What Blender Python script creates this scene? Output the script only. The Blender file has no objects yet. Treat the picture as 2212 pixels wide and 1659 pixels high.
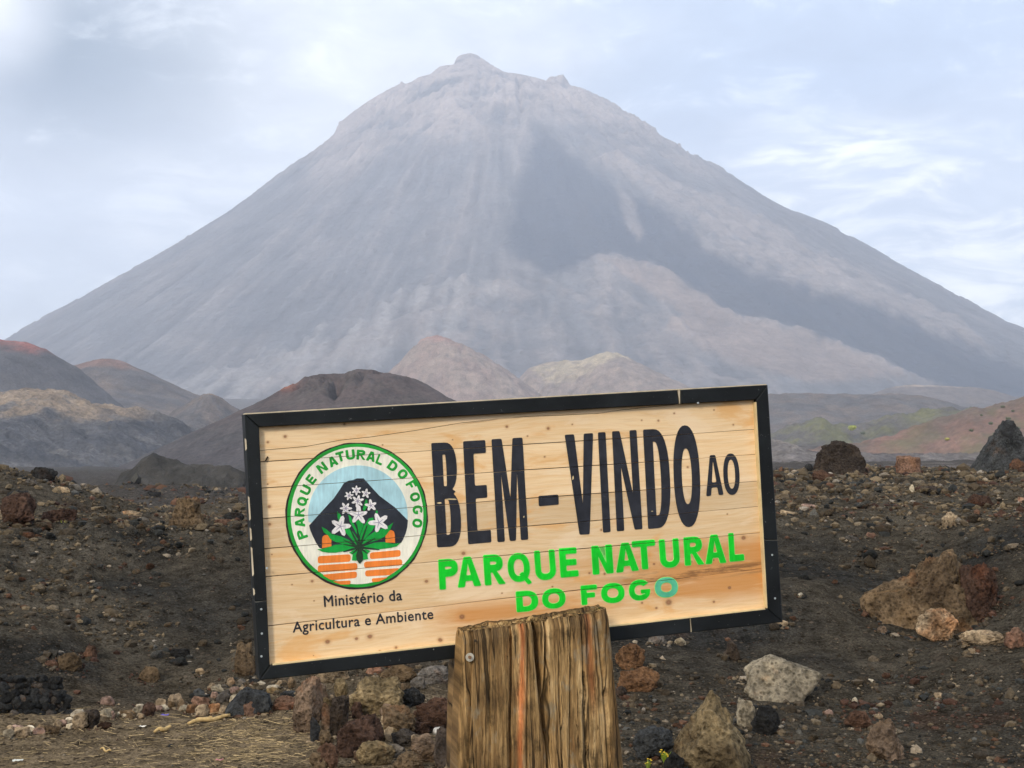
import bpy, bmesh, math, random
import numpy as np
from mathutils import Vector, Matrix
from mathutils.geometry import tessellate_polygon
rad = math.radians
random.seed(7); RNG = np.random.default_rng(11)
SC = bpy.context.scene
COL = SC.collection

# ------------------------------------------------------------------ camera
EYE = 1.6; F = 3000.0; CX, CY, HOR = 1106.0, 829.5, 950.0      # photo measured at 2212 x 1659
PITCH = math.atan((HOR - CY) / F)
cd = bpy.data.cameras.new("camera"); cam = bpy.data.objects.new("camera", cd); COL.objects.link(cam)
cam.location = (0, 0, EYE); cam.rotation_euler = (math.pi / 2 + PITCH, 0, 0)
cd.sensor_width = 36; cd.lens = F / 2212 * 36; cd.clip_start = 0.05; cd.clip_end = 40000
SC.camera = cam

# ------------------------------------------------------------------ light
SUN_EL = 27.0
SUN_AZ_DEG = -152.0                      # from the view direction: behind the left shoulder
sd = bpy.data.lights.new("sun", 'SUN'); sun = bpy.data.objects.new("sun", sd); COL.objects.link(sun)
sd.energy = 1.5; sd.angle = rad(10); sd.color = (1.0, 0.90, 0.75)
el, az = rad(SUN_EL), rad(SUN_AZ_DEG)
sdir = Vector((math.sin(az) * math.cos(el), math.cos(az) * math.cos(el), math.sin(el)))
sun.rotation_euler = sdir.to_track_quat('Z', 'Y').to_euler()
SC.view_settings.view_transform = 'Standard'; SC.view_settings.look = 'None'
SC.view_settings.exposure = 1.32; SC.view_settings.gamma = 1
SC.view_settings.use_curve_mapping = False
SC.render.engine = 'CYCLES'
SC.cycles.max_bounces = 6; SC.cycles.diffuse_bounces = 3; SC.cycles.volume_bounces = 2
SC.cycles.use_denoising = True; SC.cycles.denoising_prefilter = 'ACCURATE'


class NT:
    """tiny node helper"""
    def __init__(s, tree):
        s.t = tree; s.n = tree.nodes; s.l = tree.links
    def new(s, typ, **kw):
        n = s.n.new(typ)
        for k, v in kw.items(): setattr(n, k, v)
        return n
    def inp(s, node, key, val):
        sock = node.inputs[key]
        if isinstance(val, bpy.types.NodeSocket): s.l.new(val, sock)
        elif val is not None: sock.default_value = val
        return node
    def math(s, op, a, b=None, c=None, clamp=False):
        n = s.new('ShaderNodeMath', operation=op, use_clamp=clamp)
        s.inp(n, 0, a)
        if b is not None: s.inp(n, 1, b)
        if c is not None: s.inp(n, 2, c)
        return n.outputs[0]
    def vmath(s, op, a, b=None):
        n = s.new('ShaderNodeVectorMath', operation=op)
        s.inp(n, 0, a)
        if b is not None: s.inp(n, 1, b)
        return n.outputs['Value' if op in ('DOT_PRODUCT', 'LENGTH', 'DISTANCE') else 'Vector']
    def noise(s, vec, scale, detail=4, rough=0.55, dist=0.0, out='Fac'):
        n = s.new('ShaderNodeTexNoise')
        if vec is not None: s.l.new(vec, n.inputs['Vector'])
        n.inputs['Scale'].default_value = scale; n.inputs['Detail'].default_value = detail
        n.inputs['Roughness'].default_value = rough; n.inputs['Distortion'].default_value = dist
        return n.outputs[out]
    def mapping(s, vec, scale=(1, 1, 1), loc=(0, 0, 0), rot=(0, 0, 0)):
        n = s.new('ShaderNodeMapping'); s.l.new(vec, n.inputs['Vector'])
        n.inputs['Scale'].default_value = scale; n.inputs['Location'].default_value = loc
        n.inputs['Rotation'].default_value = rot
        return n.outputs[0]
    def rng(s, v, a, b, c=0.0, d=1.0, smooth=False):
        n = s.new('ShaderNodeMapRange'); n.clamp = True
        if smooth: n.interpolation_type = 'SMOOTHSTEP'
        s.inp(n, 0, v); n.inputs[1].default_value = a; n.inputs[2].default_value = b
        n.inputs[3].default_value = c; n.inputs[4].default_value = d
        return n.outputs[0]
    def mix(s, f, a, b, mode='MIX'):
        n = s.new('ShaderNodeMix', data_type='RGBA', blend_type=mode)
        s.inp(n, 0, f); s.inp(n, 6, a); s.inp(n, 7, b)
        return n.outputs[2]
    def ramp(s, f, stops):
        n = s.new('ShaderNodeValToRGB'); s.l.new(f, n.inputs[0])
        e = n.color_ramp.elements
        e[0].position, e[0].color = stops[0][0], (*stops[0][1], 1)
        e[1].position, e[1].color = stops[-1][0], (*stops[-1][1], 1)
        for p, c in stops[1:-1]:
            x = e.new(p); x.color = (*c, 1)
        return n.outputs[0]
    def bump(s, h, strength, dist, normal=None):
        n = s.new('ShaderNodeBump'); s.l.new(h, n.inputs['Height'])
        n.inputs['Strength'].default_value = strength; n.inputs['Distance'].default_value = dist
        if normal is not None: s.l.new(normal, n.inputs['Normal'])
        return n.outputs[0]


def c4(c): return (*c, 1.0)


# ------------------------------------------------------------------ world
def pxdir(px, py):
    """direction of a place in the sky or on the land seen at photo pixel px, py"""
    x = (px - CX) / F; y = (py - CY) / F
    cp, sp = math.cos(PITCH), math.sin(PITCH)
    v = Vector((x, cp + y * sp, sp - y * cp)); v.normalize()
    return v

world = bpy.data.worlds.new("World"); SC.world = world; world.use_nodes = True
w = NT(world.node_tree); w.n.clear()
sky = w.new('ShaderNodeTexSky'); sky.sky_type = 'NISHITA'; sky.sun_disc = False
sky.sun_elevation = rad(SUN_EL); sky.sun_rotation = rad(SUN_AZ_DEG)
sky.altitude = 1700; sky.dust_density = 2.0
tc = w.new('ShaderNodeTexCoord'); D0 = tc.outputs['Generated']
warp = w.noise(D0, 3.0, 4, 0.6, out='Color')
Dw = w.vmath('ADD', D0, w.vmath('MULTIPLY', w.vmath('SUBTRACT', warp, (0.5, 0.5, 0.5)), (0.10, 0.10, 0.07)))
big = w.noise(w.mapping(Dw, (1.0, 1.0, 2.4), (3.1, 0.2, 1.7)), 3.2, 5, 0.55)
streak = w.noise(w.mapping(Dw, (1.0, 1.0, 4.2), (0.3, 1.2, 0.4), (0, rad(9), 0)), 11.0, 9, 0.68, 0.5)
finec = w.noise(w.mapping(Dw, (1.0, 1.0, 2.6), (5.3, 1.2, 2.4), (0, rad(12), 0)), 14.0, 9, 0.65, 0.3)
def blob(px, py, r0, r1, zs=1.0):
    c = pxdir(px, py)
    d = w.vmath('SUBTRACT', Dw, tuple(c))
    d = w.vmath('MULTIPLY', d, (1.0, 1.0, zs))
    return w.rng(w.vmath('LENGTH', d), r0, r1, 1.0, 0.0, True)
CLOUD_WHITE, CLOUD_MID, CLOUD_BLUE, CLOUD_DARK = (7.2, 7.1, 6.8), (5.2, 5.4, 5.8), (3.4, 4.0, 4.9), (.2, .5, .6)
base = w.mix(w.rng(big, 0.36, 0.62, 0, 1, True), c4(CLOUD_BLUE), c4(CLOUD_MID))
base = w.mix(w.math('MULTIPLY', w.rng(big, 0.50, 0.70, 0, 1, True), 0.8), base, c4(CLOUD_WHITE))
# the brighter left half of this sky and the bluish bank on the right
leftw = w.new('ShaderNodeSeparateXYZ'); w.l.new(Dw, leftw.inputs[0])
lf = w.rng(leftw.outputs[0], -0.22, 0.14, 1, 0, True)
base = w.mix(w.math('MULTIPLY', lf, 0.62), base, c4((6.0, 6.15, 6.3)))
rb = blob(1950, 300, 0.05, 0.25, 1.3)
base = w.mix(w.math('MULTIPLY', rb, 0.75), base, c4((3.0, 3.7, 4.9)))
dk = blob(190, 110, 0.00, 0.17, 1.5)
base = w.mix(w.math('MULTIPLY', dk, 0.95), base, c4(CLOUD_DARK))
base = w.mix(w.math('MULTIPLY', blob(20, 20, 0.0, 0.06), 0.6), base, c4((9.8, 9.6, 9.6)))
base = w.vmath('MULTIPLY', base, w.rng(finec, 0.3, 0.7, 0.84, 1.16))
base = w.mix(w.math('MULTIPLY', w.rng(finec, 0.52, 0.70, 0, 1, True), 0.35), base, c4((9.5, 9.5, 9.4)))
stk = w.rng(streak, 0.42, 0.66, 0, 1, True)
m1 = blob(1790, 400, 0.03, 0.12, 1.9); m2 = blob(2080, 560, 0.05, 0.15, 1.3); m3 = blob(2150, 610, 0.01, 0.08, 2.4)
sm = w.math('MAXIMUM', w.math('MAXIMUM', m1, m2), m3)
base = w.mix(w.math('MULTIPLY', sm, 0.45), base, c4((6.8, 7.3, 8.0)))
base = w.mix(w.math('MULTIPLY', w.math('MULTIPLY', sm, stk), 0.95), base, c4((11.5, 11.3, 10.6)))
m4 = blob(480, 440, 0.02, 0.10, 1.8)
base = w.mix(w.math('MULTIPLY', w.math('MULTIPLY', m4, stk), 0.7), base, c4((10, 9.9, 9.7)))
col = w.mix(0.86, sky.outputs[0], base)
bg = w.new('ShaderNodeBackground'); w.l.new(col, bg.inputs[0]); bg.inputs[1].default_value = 0.098
wo = w.new('ShaderNodeOutputWorld'); w.l.new(bg.outputs[0], wo.inputs[0])

# ------------------------------------------------------------------ numpy noise
_perm = RNG.permutation(256); _perm = np.concatenate([_perm, _perm, _perm])
_g3 = RNG.normal(size=(256, 3)); _g3 /= np.linalg.norm(_g3, axis=1)[:, None]
_ga = RNG.uniform(0, 2 * np.pi, 256); _g2 = np.stack([np.cos(_ga), np.sin(_ga)], 1)
def pn2(x, y):
    xi = np.floor(x).astype(np.int64); yi = np.floor(y).astype(np.int64)
    xf = x - xi; yf = y - yi
    u = xf ** 3 * (xf * (xf * 6 - 15) + 10); v = yf ** 3 * (yf * (yf * 6 - 15) + 10)
    def g(a, b):
        h = _perm[_perm[(xi + a) & 255] + ((yi + b) & 255)]
        return _g2[h, 0] * (xf - a) + _g2[h, 1] * (yf - b)
    x0 = g(0, 0) * (1 - u) + g(1, 0) * u; x1 = g(0, 1) * (1 - u) + g(1, 1) * u
    return (x0 * (1 - v) + x1 * v) * 1.5
def pn3(x, y, z):
    xi = np.floor(x).astype(np.int64); yi = np.floor(y).astype(np.int64); zi = np.floor(z).astype(np.int64)
    xf = x - xi; yf = y - yi; zf = z - zi
    s = lambda t: t ** 3 * (t * (t * 6 - 15) + 10)
    u, v, ww = s(xf), s(yf), s(zf)
    def g(a, b, c):
        h = _perm[_perm[_perm[(xi + a) & 255] + ((yi + b) & 255)] + ((zi + c) & 255)]
        return _g3[h, 0] * (xf - a) + _g3[h, 1] * (yf - b) + _g3[h, 2] * (zf - c)
    def p(c):
        x0 = g(0, 0, c) * (1 - u) + g(1, 0, c) * u; x1 = g(0, 1, c) * (1 - u) + g(1, 1, c) * u
        return x0 * (1 - v) + x1 * v
    return (p(0) * (1 - ww) + p(1) * ww) * 1.5
def fbm(x, y, o=4, g=0.5, s=0.0):
    r = 0; a = 1.0; t = 0
    for i in range(o):
        r = r + a * pn2(x * 2 ** i + 17.3 * i + s, y * 2 ** i - 9.1 * i + s * 1.7); t += a; a *= g
    return r / t
def ridge(x, y, o=4, g=0.5, s=0.0):
    r = 0; a = 1.0; t = 0
    for i in range(o):
        r = r + a * (1 - 2.2 * np.abs(pn2(x * 2 ** i + 31.7 * i + s, y * 2 ** i - 5.1 * i + s))); t += a; a *= g
    return r / t
def fbm3(P, f, o=4, g=0.5, s=0.0):
    r = 0; a = 1.0; t = 0
    for i in range(o):
        k = f * 2 ** i
        r = r + a * pn3(P[:, 0] * k + s, P[:, 1] * k + s * 1.3 + 7 * i, P[:, 2] * k - s); t += a; a *= g
    return r / t
def sstep(a, b, x):
    t = np.clip((x - a) / (b - a), 0, 1); return t * t * (3 - 2 * t)
def lerp(a, b, t): return a + (b - a) * t

# ------------------------------------------------------------------ object helpers
def tag(o, label=None, cat=None, group=None, kind=None):
    if label: o['label'] = label
    if cat: o['category'] = cat
    if group: o['group'] = group
    if kind: o['kind'] = kind
    return o
def empty(name, loc, label, cat, group=None):
    o = bpy.data.objects.new(name, None); COL.objects.link(o); o.location = loc
    o.empty_display_size = 0.1
    return tag(o, label, cat, group)
def link(name, me, parent=None, mat=None):
    o = bpy.data.objects.new(name, me); COL.objects.link(o)
    if mat is not None:
        for m in (mat if isinstance(mat, (list, tuple)) else [mat]): me.materials.append(m)
    if parent is not None: o.parent = parent
    return o
def mesh_np(name, V, Fc, smooth=True, cols=None):
    """V (n,3), Fc (m,3|4) arrays"""
    me = bpy.data.meshes.new(name); V = np.asarray(V, np.float32); Fc = np.asarray(Fc, np.int32)
    k = Fc.shape[1]
    me.vertices.add(len(V)); me.vertices.foreach_set('co', V.ravel())
    me.loops.add(Fc.size); me.loops.foreach_set('vertex_index', Fc.ravel())
    me.polygons.add(len(Fc)); me.polygons.foreach_set('loop_start', np.arange(0, Fc.size, k, dtype=np.int32))
    me.update(calc_edges=True)
    me.polygons.foreach_set('use_smooth', np.full(len(Fc), smooth))
    if cols is not None:
        a = me.color_attributes.new('Col', 'FLOAT_COLOR', 'POINT')
        c = np.ones((len(V), 4), np.float32); c[:, :3] = cols; a.data.foreach_set('color', c.ravel())
    me.validate(); return me
def grid_faces(nu, nv):
    i = np.arange(nu - 1)[:, None] * nv + np.arange(nv - 1)[None, :]
    return np.stack([i, i + nv, i + nv + 1, i + 1], -1).reshape(-1, 4)

# ------------------------------------------------------------------ materials
def mat_new(name):
    m = bpy.data.materials.new(name); m.use_nodes = True
    t = NT(m.node_tree); b = t.n['Principled BSDF']
    b.inputs['Specular IOR Level'].default_value = 0.25
    return m, t, b
def mat_plain(name, c, rough=0.8, var=0.12, scale=60, spec=0.25, bump=0.0, wear=None):
    m, t, b = mat_new(name); co = t.new('ShaderNodeTexCoord').outputs['Object']
    n = t.noise(co, scale, 4, 0.6)
    f = t.rng(n, 0.3, 0.7, 1 - var, 1 + var)
    cc = t.vmath('MULTIPLY', c4(c)[:3], f)
    if wear is not None:
        lo = t.noise(co, 7.0, 4, .6); cc = t.vmath('MULTIPLY', cc, t.rng(lo, .3, .7, .86, 1.14))
        br = t.noise(t.mapping(co, (60, 60, 9)), 3.0, 4, .6); cc = t.vmath('MULTIPLY', cc, t.rng(br, .3, .7, .88, 1.12))
        sp = t.noise(co, 95.0, 5, .75); cc = t.mix(t.rng(sp, .66, .70, 0, .55), cc, c4(wear))
    t.l.new(cc, b.inputs['Base Color'])
    b.inputs['Roughness'].default_value = rough; b.inputs['Specular IOR Level'].default_value = spec
    if bump: t.l.new(t.bump(n, bump, 0.001), b.inputs['Normal'])
    return m
def mat_terrain(name, scales, amp=(0.7, 1.35), bump=0.6, bdist=0.5, rough=0.95, tints=None):
    """vertex colour times rock noise; scales in cycles per metre"""
    m, t, b = mat_new(name)
    co = t.new('ShaderNodeTexCoord').outputs['Object']
    at = t.new('ShaderNodeAttribute', attribute_name='Col')
    n1 = t.noise(co, scales[0], 8, 0.62); n2 = t.noise(co, scales[1], 6, 0.65)
    f = t.math('MULTIPLY', t.rng(n1, 0.3, 0.7, amp[0], amp[1]), t.rng(n2, 0.3, 0.7, amp[0], amp[1]))
    c = t.vmath('MULTIPLY', at.outputs['Color'], f)
    if tints:
        n3 = t.noise(co, tints[0], 5, 0.6)
        c = t.mix(t.rng(n3, 0.5, 0.68, 0, tints[2]), c, c4(tints[1]))
    t.l.new(c, b.inputs['Base Color']); b.inputs['Roughness'].default_value = rough
    b.inputs['Specular IOR Level'].default_value = 0.1
    nb = t.bump(n1, bump, bdist); nb = t.bump(n2, bump, bdist * scales[0] / scales[1], nb)
    t.l.new(nb, b.inputs['Normal'])
    return m

def make_ground():
    m, t, b = mat_new('ash_and_dirt'); co = t.new('ShaderNodeTexCoord').outputs['Object']
    at = t.new('ShaderNodeAttribute', attribute_name='Col').outputs['Color']
    n1 = t.noise(co, 7.0, 7, .65); n2 = t.noise(co, 60.0, 5, .7); n0 = t.noise(co, 1.1, 5, .6)
    v1 = t.new('ShaderNodeTexVoronoi'); t.l.new(co, v1.inputs['Vector']); v1.inputs['Scale'].default_value = 22
    v2 = t.new('ShaderNodeTexVoronoi'); t.l.new(co, v2.inputs['Vector']); v2.inputs['Scale'].default_value = 60
    def cell(v):
        sp = t.new('ShaderNodeSeparateColor'); t.l.new(v.outputs['Color'], sp.inputs[0]); return sp.outputs[0]
    def gch(v):
        sp = t.new('ShaderNodeSeparateColor'); t.l.new(v.outputs['Color'], sp.inputs[0]); return sp.outputs[1]
    c = t.vmath('MULTIPLY', at, t.rng(n1, .3, .7, .45, 1.7)); c = t.vmath('MULTIPLY', c, t.rng(n2, .3, .7, .35, 1.8)); c = t.vmath('MULTIPLY', c, t.rng(n0, .3, .7, .8, 1.2))
    peb = t.math('MULTIPLY', t.rng(cell(v1), .70, .74), t.rng(v1.outputs['Distance'], .42, .30)); pe2 = t.math('MULTIPLY', t.rng(cell(v2), .62, .68), t.rng(v2.outputs['Distance'], .45, .32))
    c = t.mix(t.math('MULTIPLY', peb, .8), c, t.vmath('MULTIPLY', t.math('ADD', t.math('POWER', gch(v1), 2.0), .12), (.15, .115, .082)))
    c = t.mix(t.math('MULTIPLY', pe2, .75), c, t.vmath('MULTIPLY', t.math('ADD', t.math('POWER', gch(v2), 2.0), .12), (.15, .115, .082)))
    t.l.new(c, b.inputs['Base Color']); b.inputs['Roughness'].default_value = 1.0; b.inputs['Specular IOR Level'].default_value = .0
    nb = t.bump(n1, 1.0, .10); nb = t.bump(peb, 1.0, .03, nb); nb = t.bump(pe2, .8, .008, nb); nb = t.bump(n2, .8, .01, nb); t.l.new(nb, b.inputs['Normal']); return m
M_ground = make_ground()
M_hill = mat_terrain('cinder', (0.08, 0.7), (0.62, 1.42), 0.9, 3.0)
M_lava = mat_terrain('rough_lava', (0.10, 0.7), (0.6, 1.5), 1.0, 4.0)
M_volc = mat_terrain('volcano_rock', (0.012, 0.07), (0.75, 1.28), 1.0, 22.0)
M_veg = mat_terrain('cinder_with_shrub_cover', (0.05, 0.5), (0.75, 1.3), 0.7, 3.0, tints=(0.06, (0.135, 0.135, 0.062), 0.6))

def make_rock_mat():
    m, t, b = mat_new('lava_stone')
    oi = t.new('ShaderNodeObjectInfo'); co = t.new('ShaderNodeTexCoord').outputs['Object']
    off = t.vmath('MULTIPLY', oi.outputs['Random'], (13.0, 7.0, 29.0))
    co = t.vmath('ADD', co, off)
    n1 = t.noise(co, 5.0, 7, 0.65); n2 = t.noise(co, 26.0, 5, 0.65); n3 = t.noise(co, 2.4, 3, 0.5, 0.6)
    vo = t.new('ShaderNodeTexVoronoi'); t.l.new(co, vo.inputs['Vector']); vo.inputs['Scale'].default_value = 34
    pit = t.rng(vo.outputs['Distance'], 0.12, 0.45)
    base = oi.outputs['Color']
    c = t.vmath('MULTIPLY', base, t.rng(n1, 0.28, 0.72, 0.35, 1.75))
    c = t.vmath('MULTIPLY', c, t.rng(n2, 0.3, 0.7, 0.42, 1.75))
    c = t.mix(t.rng(n3, 0.55, 0.72, 0, 0.55), c, t.vmath('MULTIPLY', base, (1.7, 1.5, 1.15)))
    c = t.mix(t.rng(n3, 0.46, 0.30, 0, 0.6), c, t.vmath('MULTIPLY', base, (0.45, 0.42, 0.44)))
    n5 = t.noise(co, 1.5, 5, .65, .4)
    c = t.mix(t.rng(n5, .56, .66, 0, .55), c, t.vmath('MULTIPLY', c, (1.5, .85, .50)))
    c = t.vmath('MULTIPLY', c, t.rng(pit, 0.0, 1.0, 0.5, 1.1))
    t.l.new(c, b.inputs['Base Color']); b.inputs['Roughness'].default_value = 0.95
    b.inputs['Specular IOR Level'].default_value = 0.12
    nb = t.bump(n1, 1.0, 0.09); nb = t.bump(n2, 1.0, 0.03, nb); nb = t.bump(pit, 0.5, 0.008, nb)
    t.l.new(nb, b.inputs['Normal'])
    return m
M_rock = make_rock_mat()
def make_vcol_mat(name, sc=60.0):
    m, t, b = mat_new(name); at = t.new('ShaderNodeAttribute', attribute_name='Col')
    co = t.new('ShaderNodeTexCoord').outputs['Object']
    n = t.noise(co, sc, 5, 0.65)
    t.l.new(t.vmath('MULTIPLY', at.outputs['Color'], t.rng(n, 0.3, 0.7, 0.55, 1.45)), b.inputs['Base Color'])
    b.inputs['Roughness'].default_value = 0.95; b.inputs['Specular IOR Level'].default_value = 0.12
    t.l.new(t.bump(n, 0.8, 0.01), b.inputs['Normal'])
    return m
M_pebble = make_vcol_mat('pebbles')

# ------------------------------------------------------------------ near ground
colX = np.array([-2500, -600, 0, 400, 800, 1106, 1400, 1700, 2000, 2212, 2800, 4800], float)
rowR = np.array([2, 6, 7.6, 8.6, 9.5, 11, 12.5, 14, 16, 20, 25, 30, 40, 60, 120, 300, 600, 1000, 1500, 2500, 6500], float)
far = [-1.2, -3, -4, 3, 22, 75, 75]; farL = [-2.1, -6, -10, -8, 15, 75, 75]
tab = {
 -2500: [0, 0, 0, 0, 0, 0, 0, 0, 0, 0, 0, 0, 0, -.3] + far,
 -600: [0, 0, 0, .12, .35, .65, .85, .86, .7, .55, .6, .35, .1, -.3] + farL,
 0:    [0, 0, 0, .12, .30, .58, .78, .78, .62, .5, .42, .2, -.4, -1.1] + [-2.6] + farL[1:],
 400:  [0, 0, 0, .00, .12, .45, .71, .68, .42, .12, -.1, -.3, -.6, -1.2] + [-2.6] + farL[1:],
 800:  [0, 0, .02, .12, .25, .45, .66, .70, .5, .2, 0, -.2, -.5, -1.1] + [-2.4] + farL[1:],
 1106: [0, 0, 0, .08, .2, .4, .6, .72, .74, .7, .6, .5, .1, -.5] + far,
 1400: [0, 0, 0, .03, .10, .24, .45, .66, .72, .76, .79, .80, .1, -.6] + far,
 1700: [0, 0, -.02, 0, .05, .25, .46, .71, .76, .82, .86, .88, .1, -.6] + far,
 2000: [0, 0, -.02, -.02, .0, .10, .40, .72, .78, .84, .88, .90, .1, -.6] + far,
 2212: [0, 0, 0, .08, .28, .52, .70, .84, .86, .89, .91, .92, .1, -.6] + far,
 2800: [0, 0, .02, .14, .4, .7, .85, .95, 1.0, 1.02, 1.0, 1.0, .4, -.5] + far,
 4800: [0, 0, 0, 0, 0, 0, 0, 0, 0, 0, 0, 0, 0, -.3] + far}
T = np.array([tab[int(c)] for c in colX])
NA, NR = 360, 420
aK = np.linspace(-1.2, 1.2, NA); lK = np.linspace(math.log(2), math.log(6500), NR)
azc = (colX - CX) / F
T1 = np.array([np.interp(lK, np.log(rowR), r) for r in T])
TT = np.array([np.interp(aK, azc, T1[:, j]) for j in range(NR)]).T
def smooth_ax(A, k, ax):
    ker = np.hanning(k * 2 + 3); ker /= ker.sum(); pad = k + 1
    return np.apply_along_axis(lambda v: np.convolve(np.pad(v, pad, 'edge'), ker, 'valid'), ax, A)
TT = smooth_ax(smooth_ax(TT, 1, 1), 9, 0)
def Hbase(x, y):
    r = np.hypot(x, y); ang = np.arctan2(x, y)
    t = np.where(np.abs(ang) < 0.87, np.tan(np.clip(ang, -0.87, 0.87)), np.sign(ang) * 1.2)
    fi = (t + 1.2) / 2.4 * (NA - 1); fj = (np.log(np.clip(r, 2, 6500)) - lK[0]) / (lK[-1] - lK[0]) * (NR - 1)
    fi = np.clip(fi, 0, NA - 1.001); fj = np.clip(fj, 0, NR - 1.001)
    i = fi.astype(int); j = fj.astype(int); a = fi - i; b = fj - j
    return TT[i, j] * (1 - a) * (1 - b) + TT[i + 1, j] * a * (1 - b) + TT[i, j + 1] * (1 - a) * b + TT[i + 1, j + 1] * a * b
# mounds and hollows of the tipped ash: x, y, radius, height
def w_at(px, d): return (px - CX) / F * d
BUMPS = [(w_at(1700, 10.6), 10.6, 0.8, 0.16), (w_at(1560, 12.0), 12.0, 0.9, 0.10), (w_at(2110, 10.3), 10.3, 0.5, -0.10),
         (w_at(90, 22), 22, 2.0, 0.55), (w_at(200, 19), 19, 1.2, 0.22), (w_at(-60, 20), 20, 1.6, 0.4), (w_at(480, 34), 34, 2.6, 0.35), (w_at(300, 60), 60, 5, 0.7), (w_at(380, 28), 28, 1.6, .3),
         (w_at(760, 9.2), 9.2, 0.6, 0.15), (w_at(880, 9.6), 9.6, 0.5, 0.12), (w_at(1900, 30), 30, 2.5, 0.06),
         (w_at(1500, 8.8), 8.8, .5, .06), (w_at(60, 8.9), 8.9, .45, .10)]
def rubzone(x, y, r):
    e = r + 0.9 * fbm(x * .6, y * .6, 3, .6, 33.)
    X_ = CX + F * x / np.maximum(y, .5)
    lft = sstep(-.12, .22, .9 * fbm(x * .55, y * .9, 3, .6, 35.) + (300 - X_) / 500.) * sstep(9.3, 10.0, e) * sstep(600, 520, X_) * .95
    return np.maximum(np.maximum(sstep(13.2, 14.2, e) * sstep(0, .5, x) , sstep(12.2, 13.0, e) * sstep(.5, 0, x) * .8), lft) * sstep(60, 35, r) * 1.0
def H(x, y, detail=True):
    x = np.asarray(x, float); y = np.asarray(y, float)
    z = Hbase(x, y); r = np.hypot(x, y)
    for bx, by, br, bh in BUMPS:
        z = z + bh * np.exp(-((x - bx) ** 2 + (y - by) ** 2) / br ** 2)
    near = sstep(7.5, 10.5, r)
    z = z + near * 0.15 * fbm(x * 0.45, y * 0.45, 3, 0.5, 3.0) * sstep(500, 100, r)
    z = z + near * 0.07 * fbm(x * 1.6, y * 1.6, 3, 0.5, 9.0)
    if detail:
        fine = 0.022 * fbm(x * 5.5, y * 5.5, 3, 0.6, 1.0)
        rubble = np.maximum(sstep(-0.1, 0.25, fbm(x * 0.5, y * 0.5, 2, 0.5, 22.0)), rubzone(x, y, r))
        z = z + fine * (0.25 + near * (0.6 + rubble)) + near * rubble * (0.05 * np.maximum(0, ridge(x * 1.9, y * 1.9, 4, 0.62, 5.0)) + .03 * np.maximum(0, ridge(x * 5.3, y * 5.3, 3, 0.6, 6.0)))
        z = z + near * sstep(40, 20, r) * 0.05 * ridge(x * 0.8, y * 0.8, 3, .55, 44.)
        mid = sstep(18, 60, r) * sstep(900, 250, r)
        z = z + mid * (0.55 * ridge(x * 0.35, y * 0.35, 5, 0.62, 4.0) * sstep(18, 90, r) * (.45 + .55 * sstep(5, -5, x)))
        z = z + sstep(90, 300, r) * sstep(3000, 1500, r) * (1.1 * ridge(x * 0.045, y * 0.045, 4, 0.6, 8.0))
    return z
def hit(px, py, near=5.0, far=400.0):
    """where the line of sight through a pixel meets the bare ground"""
    v = pxdir(px, py); v = np.array(v)
    t = np.geomspace(near, far, 1500)
    X, Y, Z = v[0] * t, v[1] * t, EYE + v[2] * t
    h = H(X, Y, False); k = np.argmax(Z < h)
    if Z[k] >= h[k]: k = len(t) - 1
    return X[k], Y[k], float(h[k])

def build_ground():
    inner = np.tan(np.linspace(-rad(25), rad(25), 780)); a_in = np.arctan(inner)
    a = np.concatenate([np.linspace(-math.pi, -rad(25.4), 90), a_in, np.linspace(rad(25.4), math.pi, 90)])
    r = np.concatenate([[0.02, 2.5, 4.5], np.geomspace(5.5, 6500, 410)])
    A, R = np.meshgrid(a, r, indexing='ij'); X = R * np.sin(A); Y = R * np.cos(A)
    Z = H(X, Y)
    slope = np.gradient(Z, axis=1) / np.maximum(np.gradient(R, axis=1), 1e-3)
    n0 = fbm(X * 0.30, Y * 0.30, 4, 0.55, 2.0); n1 = fbm(X * 0.9, Y * 0.9, 4, 0.6, 12.0); n2 = fbm(X * 0.06, Y * 0.06, 4, 0.6, 12.0)
    ash = np.array([0.029, 0.028, 0.025]); brown = np.array([0.058, 0.049, 0.036]); dirt = np.array([0.155, 0.115, 0.070])
    rust = np.array([0.062, 0.036, 0.023]); lava = np.array([0.062, 0.055, 0.048]); pale = np.array([0.15, 0.13, 0.115])
    C = lerp(brown, ash, sstep(-0.15, 0.25, n0 + 0.5 * n1)[..., None])
    C = lerp(C, brown * 1.35, (rubzone(X, Y, R) * (.6 + .4 * sstep(-.3, .3, n1)))[..., None])
    C = lerp(C, rust, (sstep(0.25, 0.45, n1 - 0.25 * n0) * sstep(60, 30, R) * 0.55)[..., None])
    flat = sstep(9.2, 7.8, R + 0.5 * n1) * sstep(0.35, -0.15, X)
    C = lerp(C, dirt, flat[..., None])
    C = lerp(C, lava, sstep(30, 60, R)[..., None])
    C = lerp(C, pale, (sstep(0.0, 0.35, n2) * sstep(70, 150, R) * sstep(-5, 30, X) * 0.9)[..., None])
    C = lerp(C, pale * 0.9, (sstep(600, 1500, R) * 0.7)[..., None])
    V = np.stack([X, Y, Z], -1).reshape(-1, 3)
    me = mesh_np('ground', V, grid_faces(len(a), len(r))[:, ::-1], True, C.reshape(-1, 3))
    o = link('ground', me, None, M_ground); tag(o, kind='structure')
build_ground()

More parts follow.
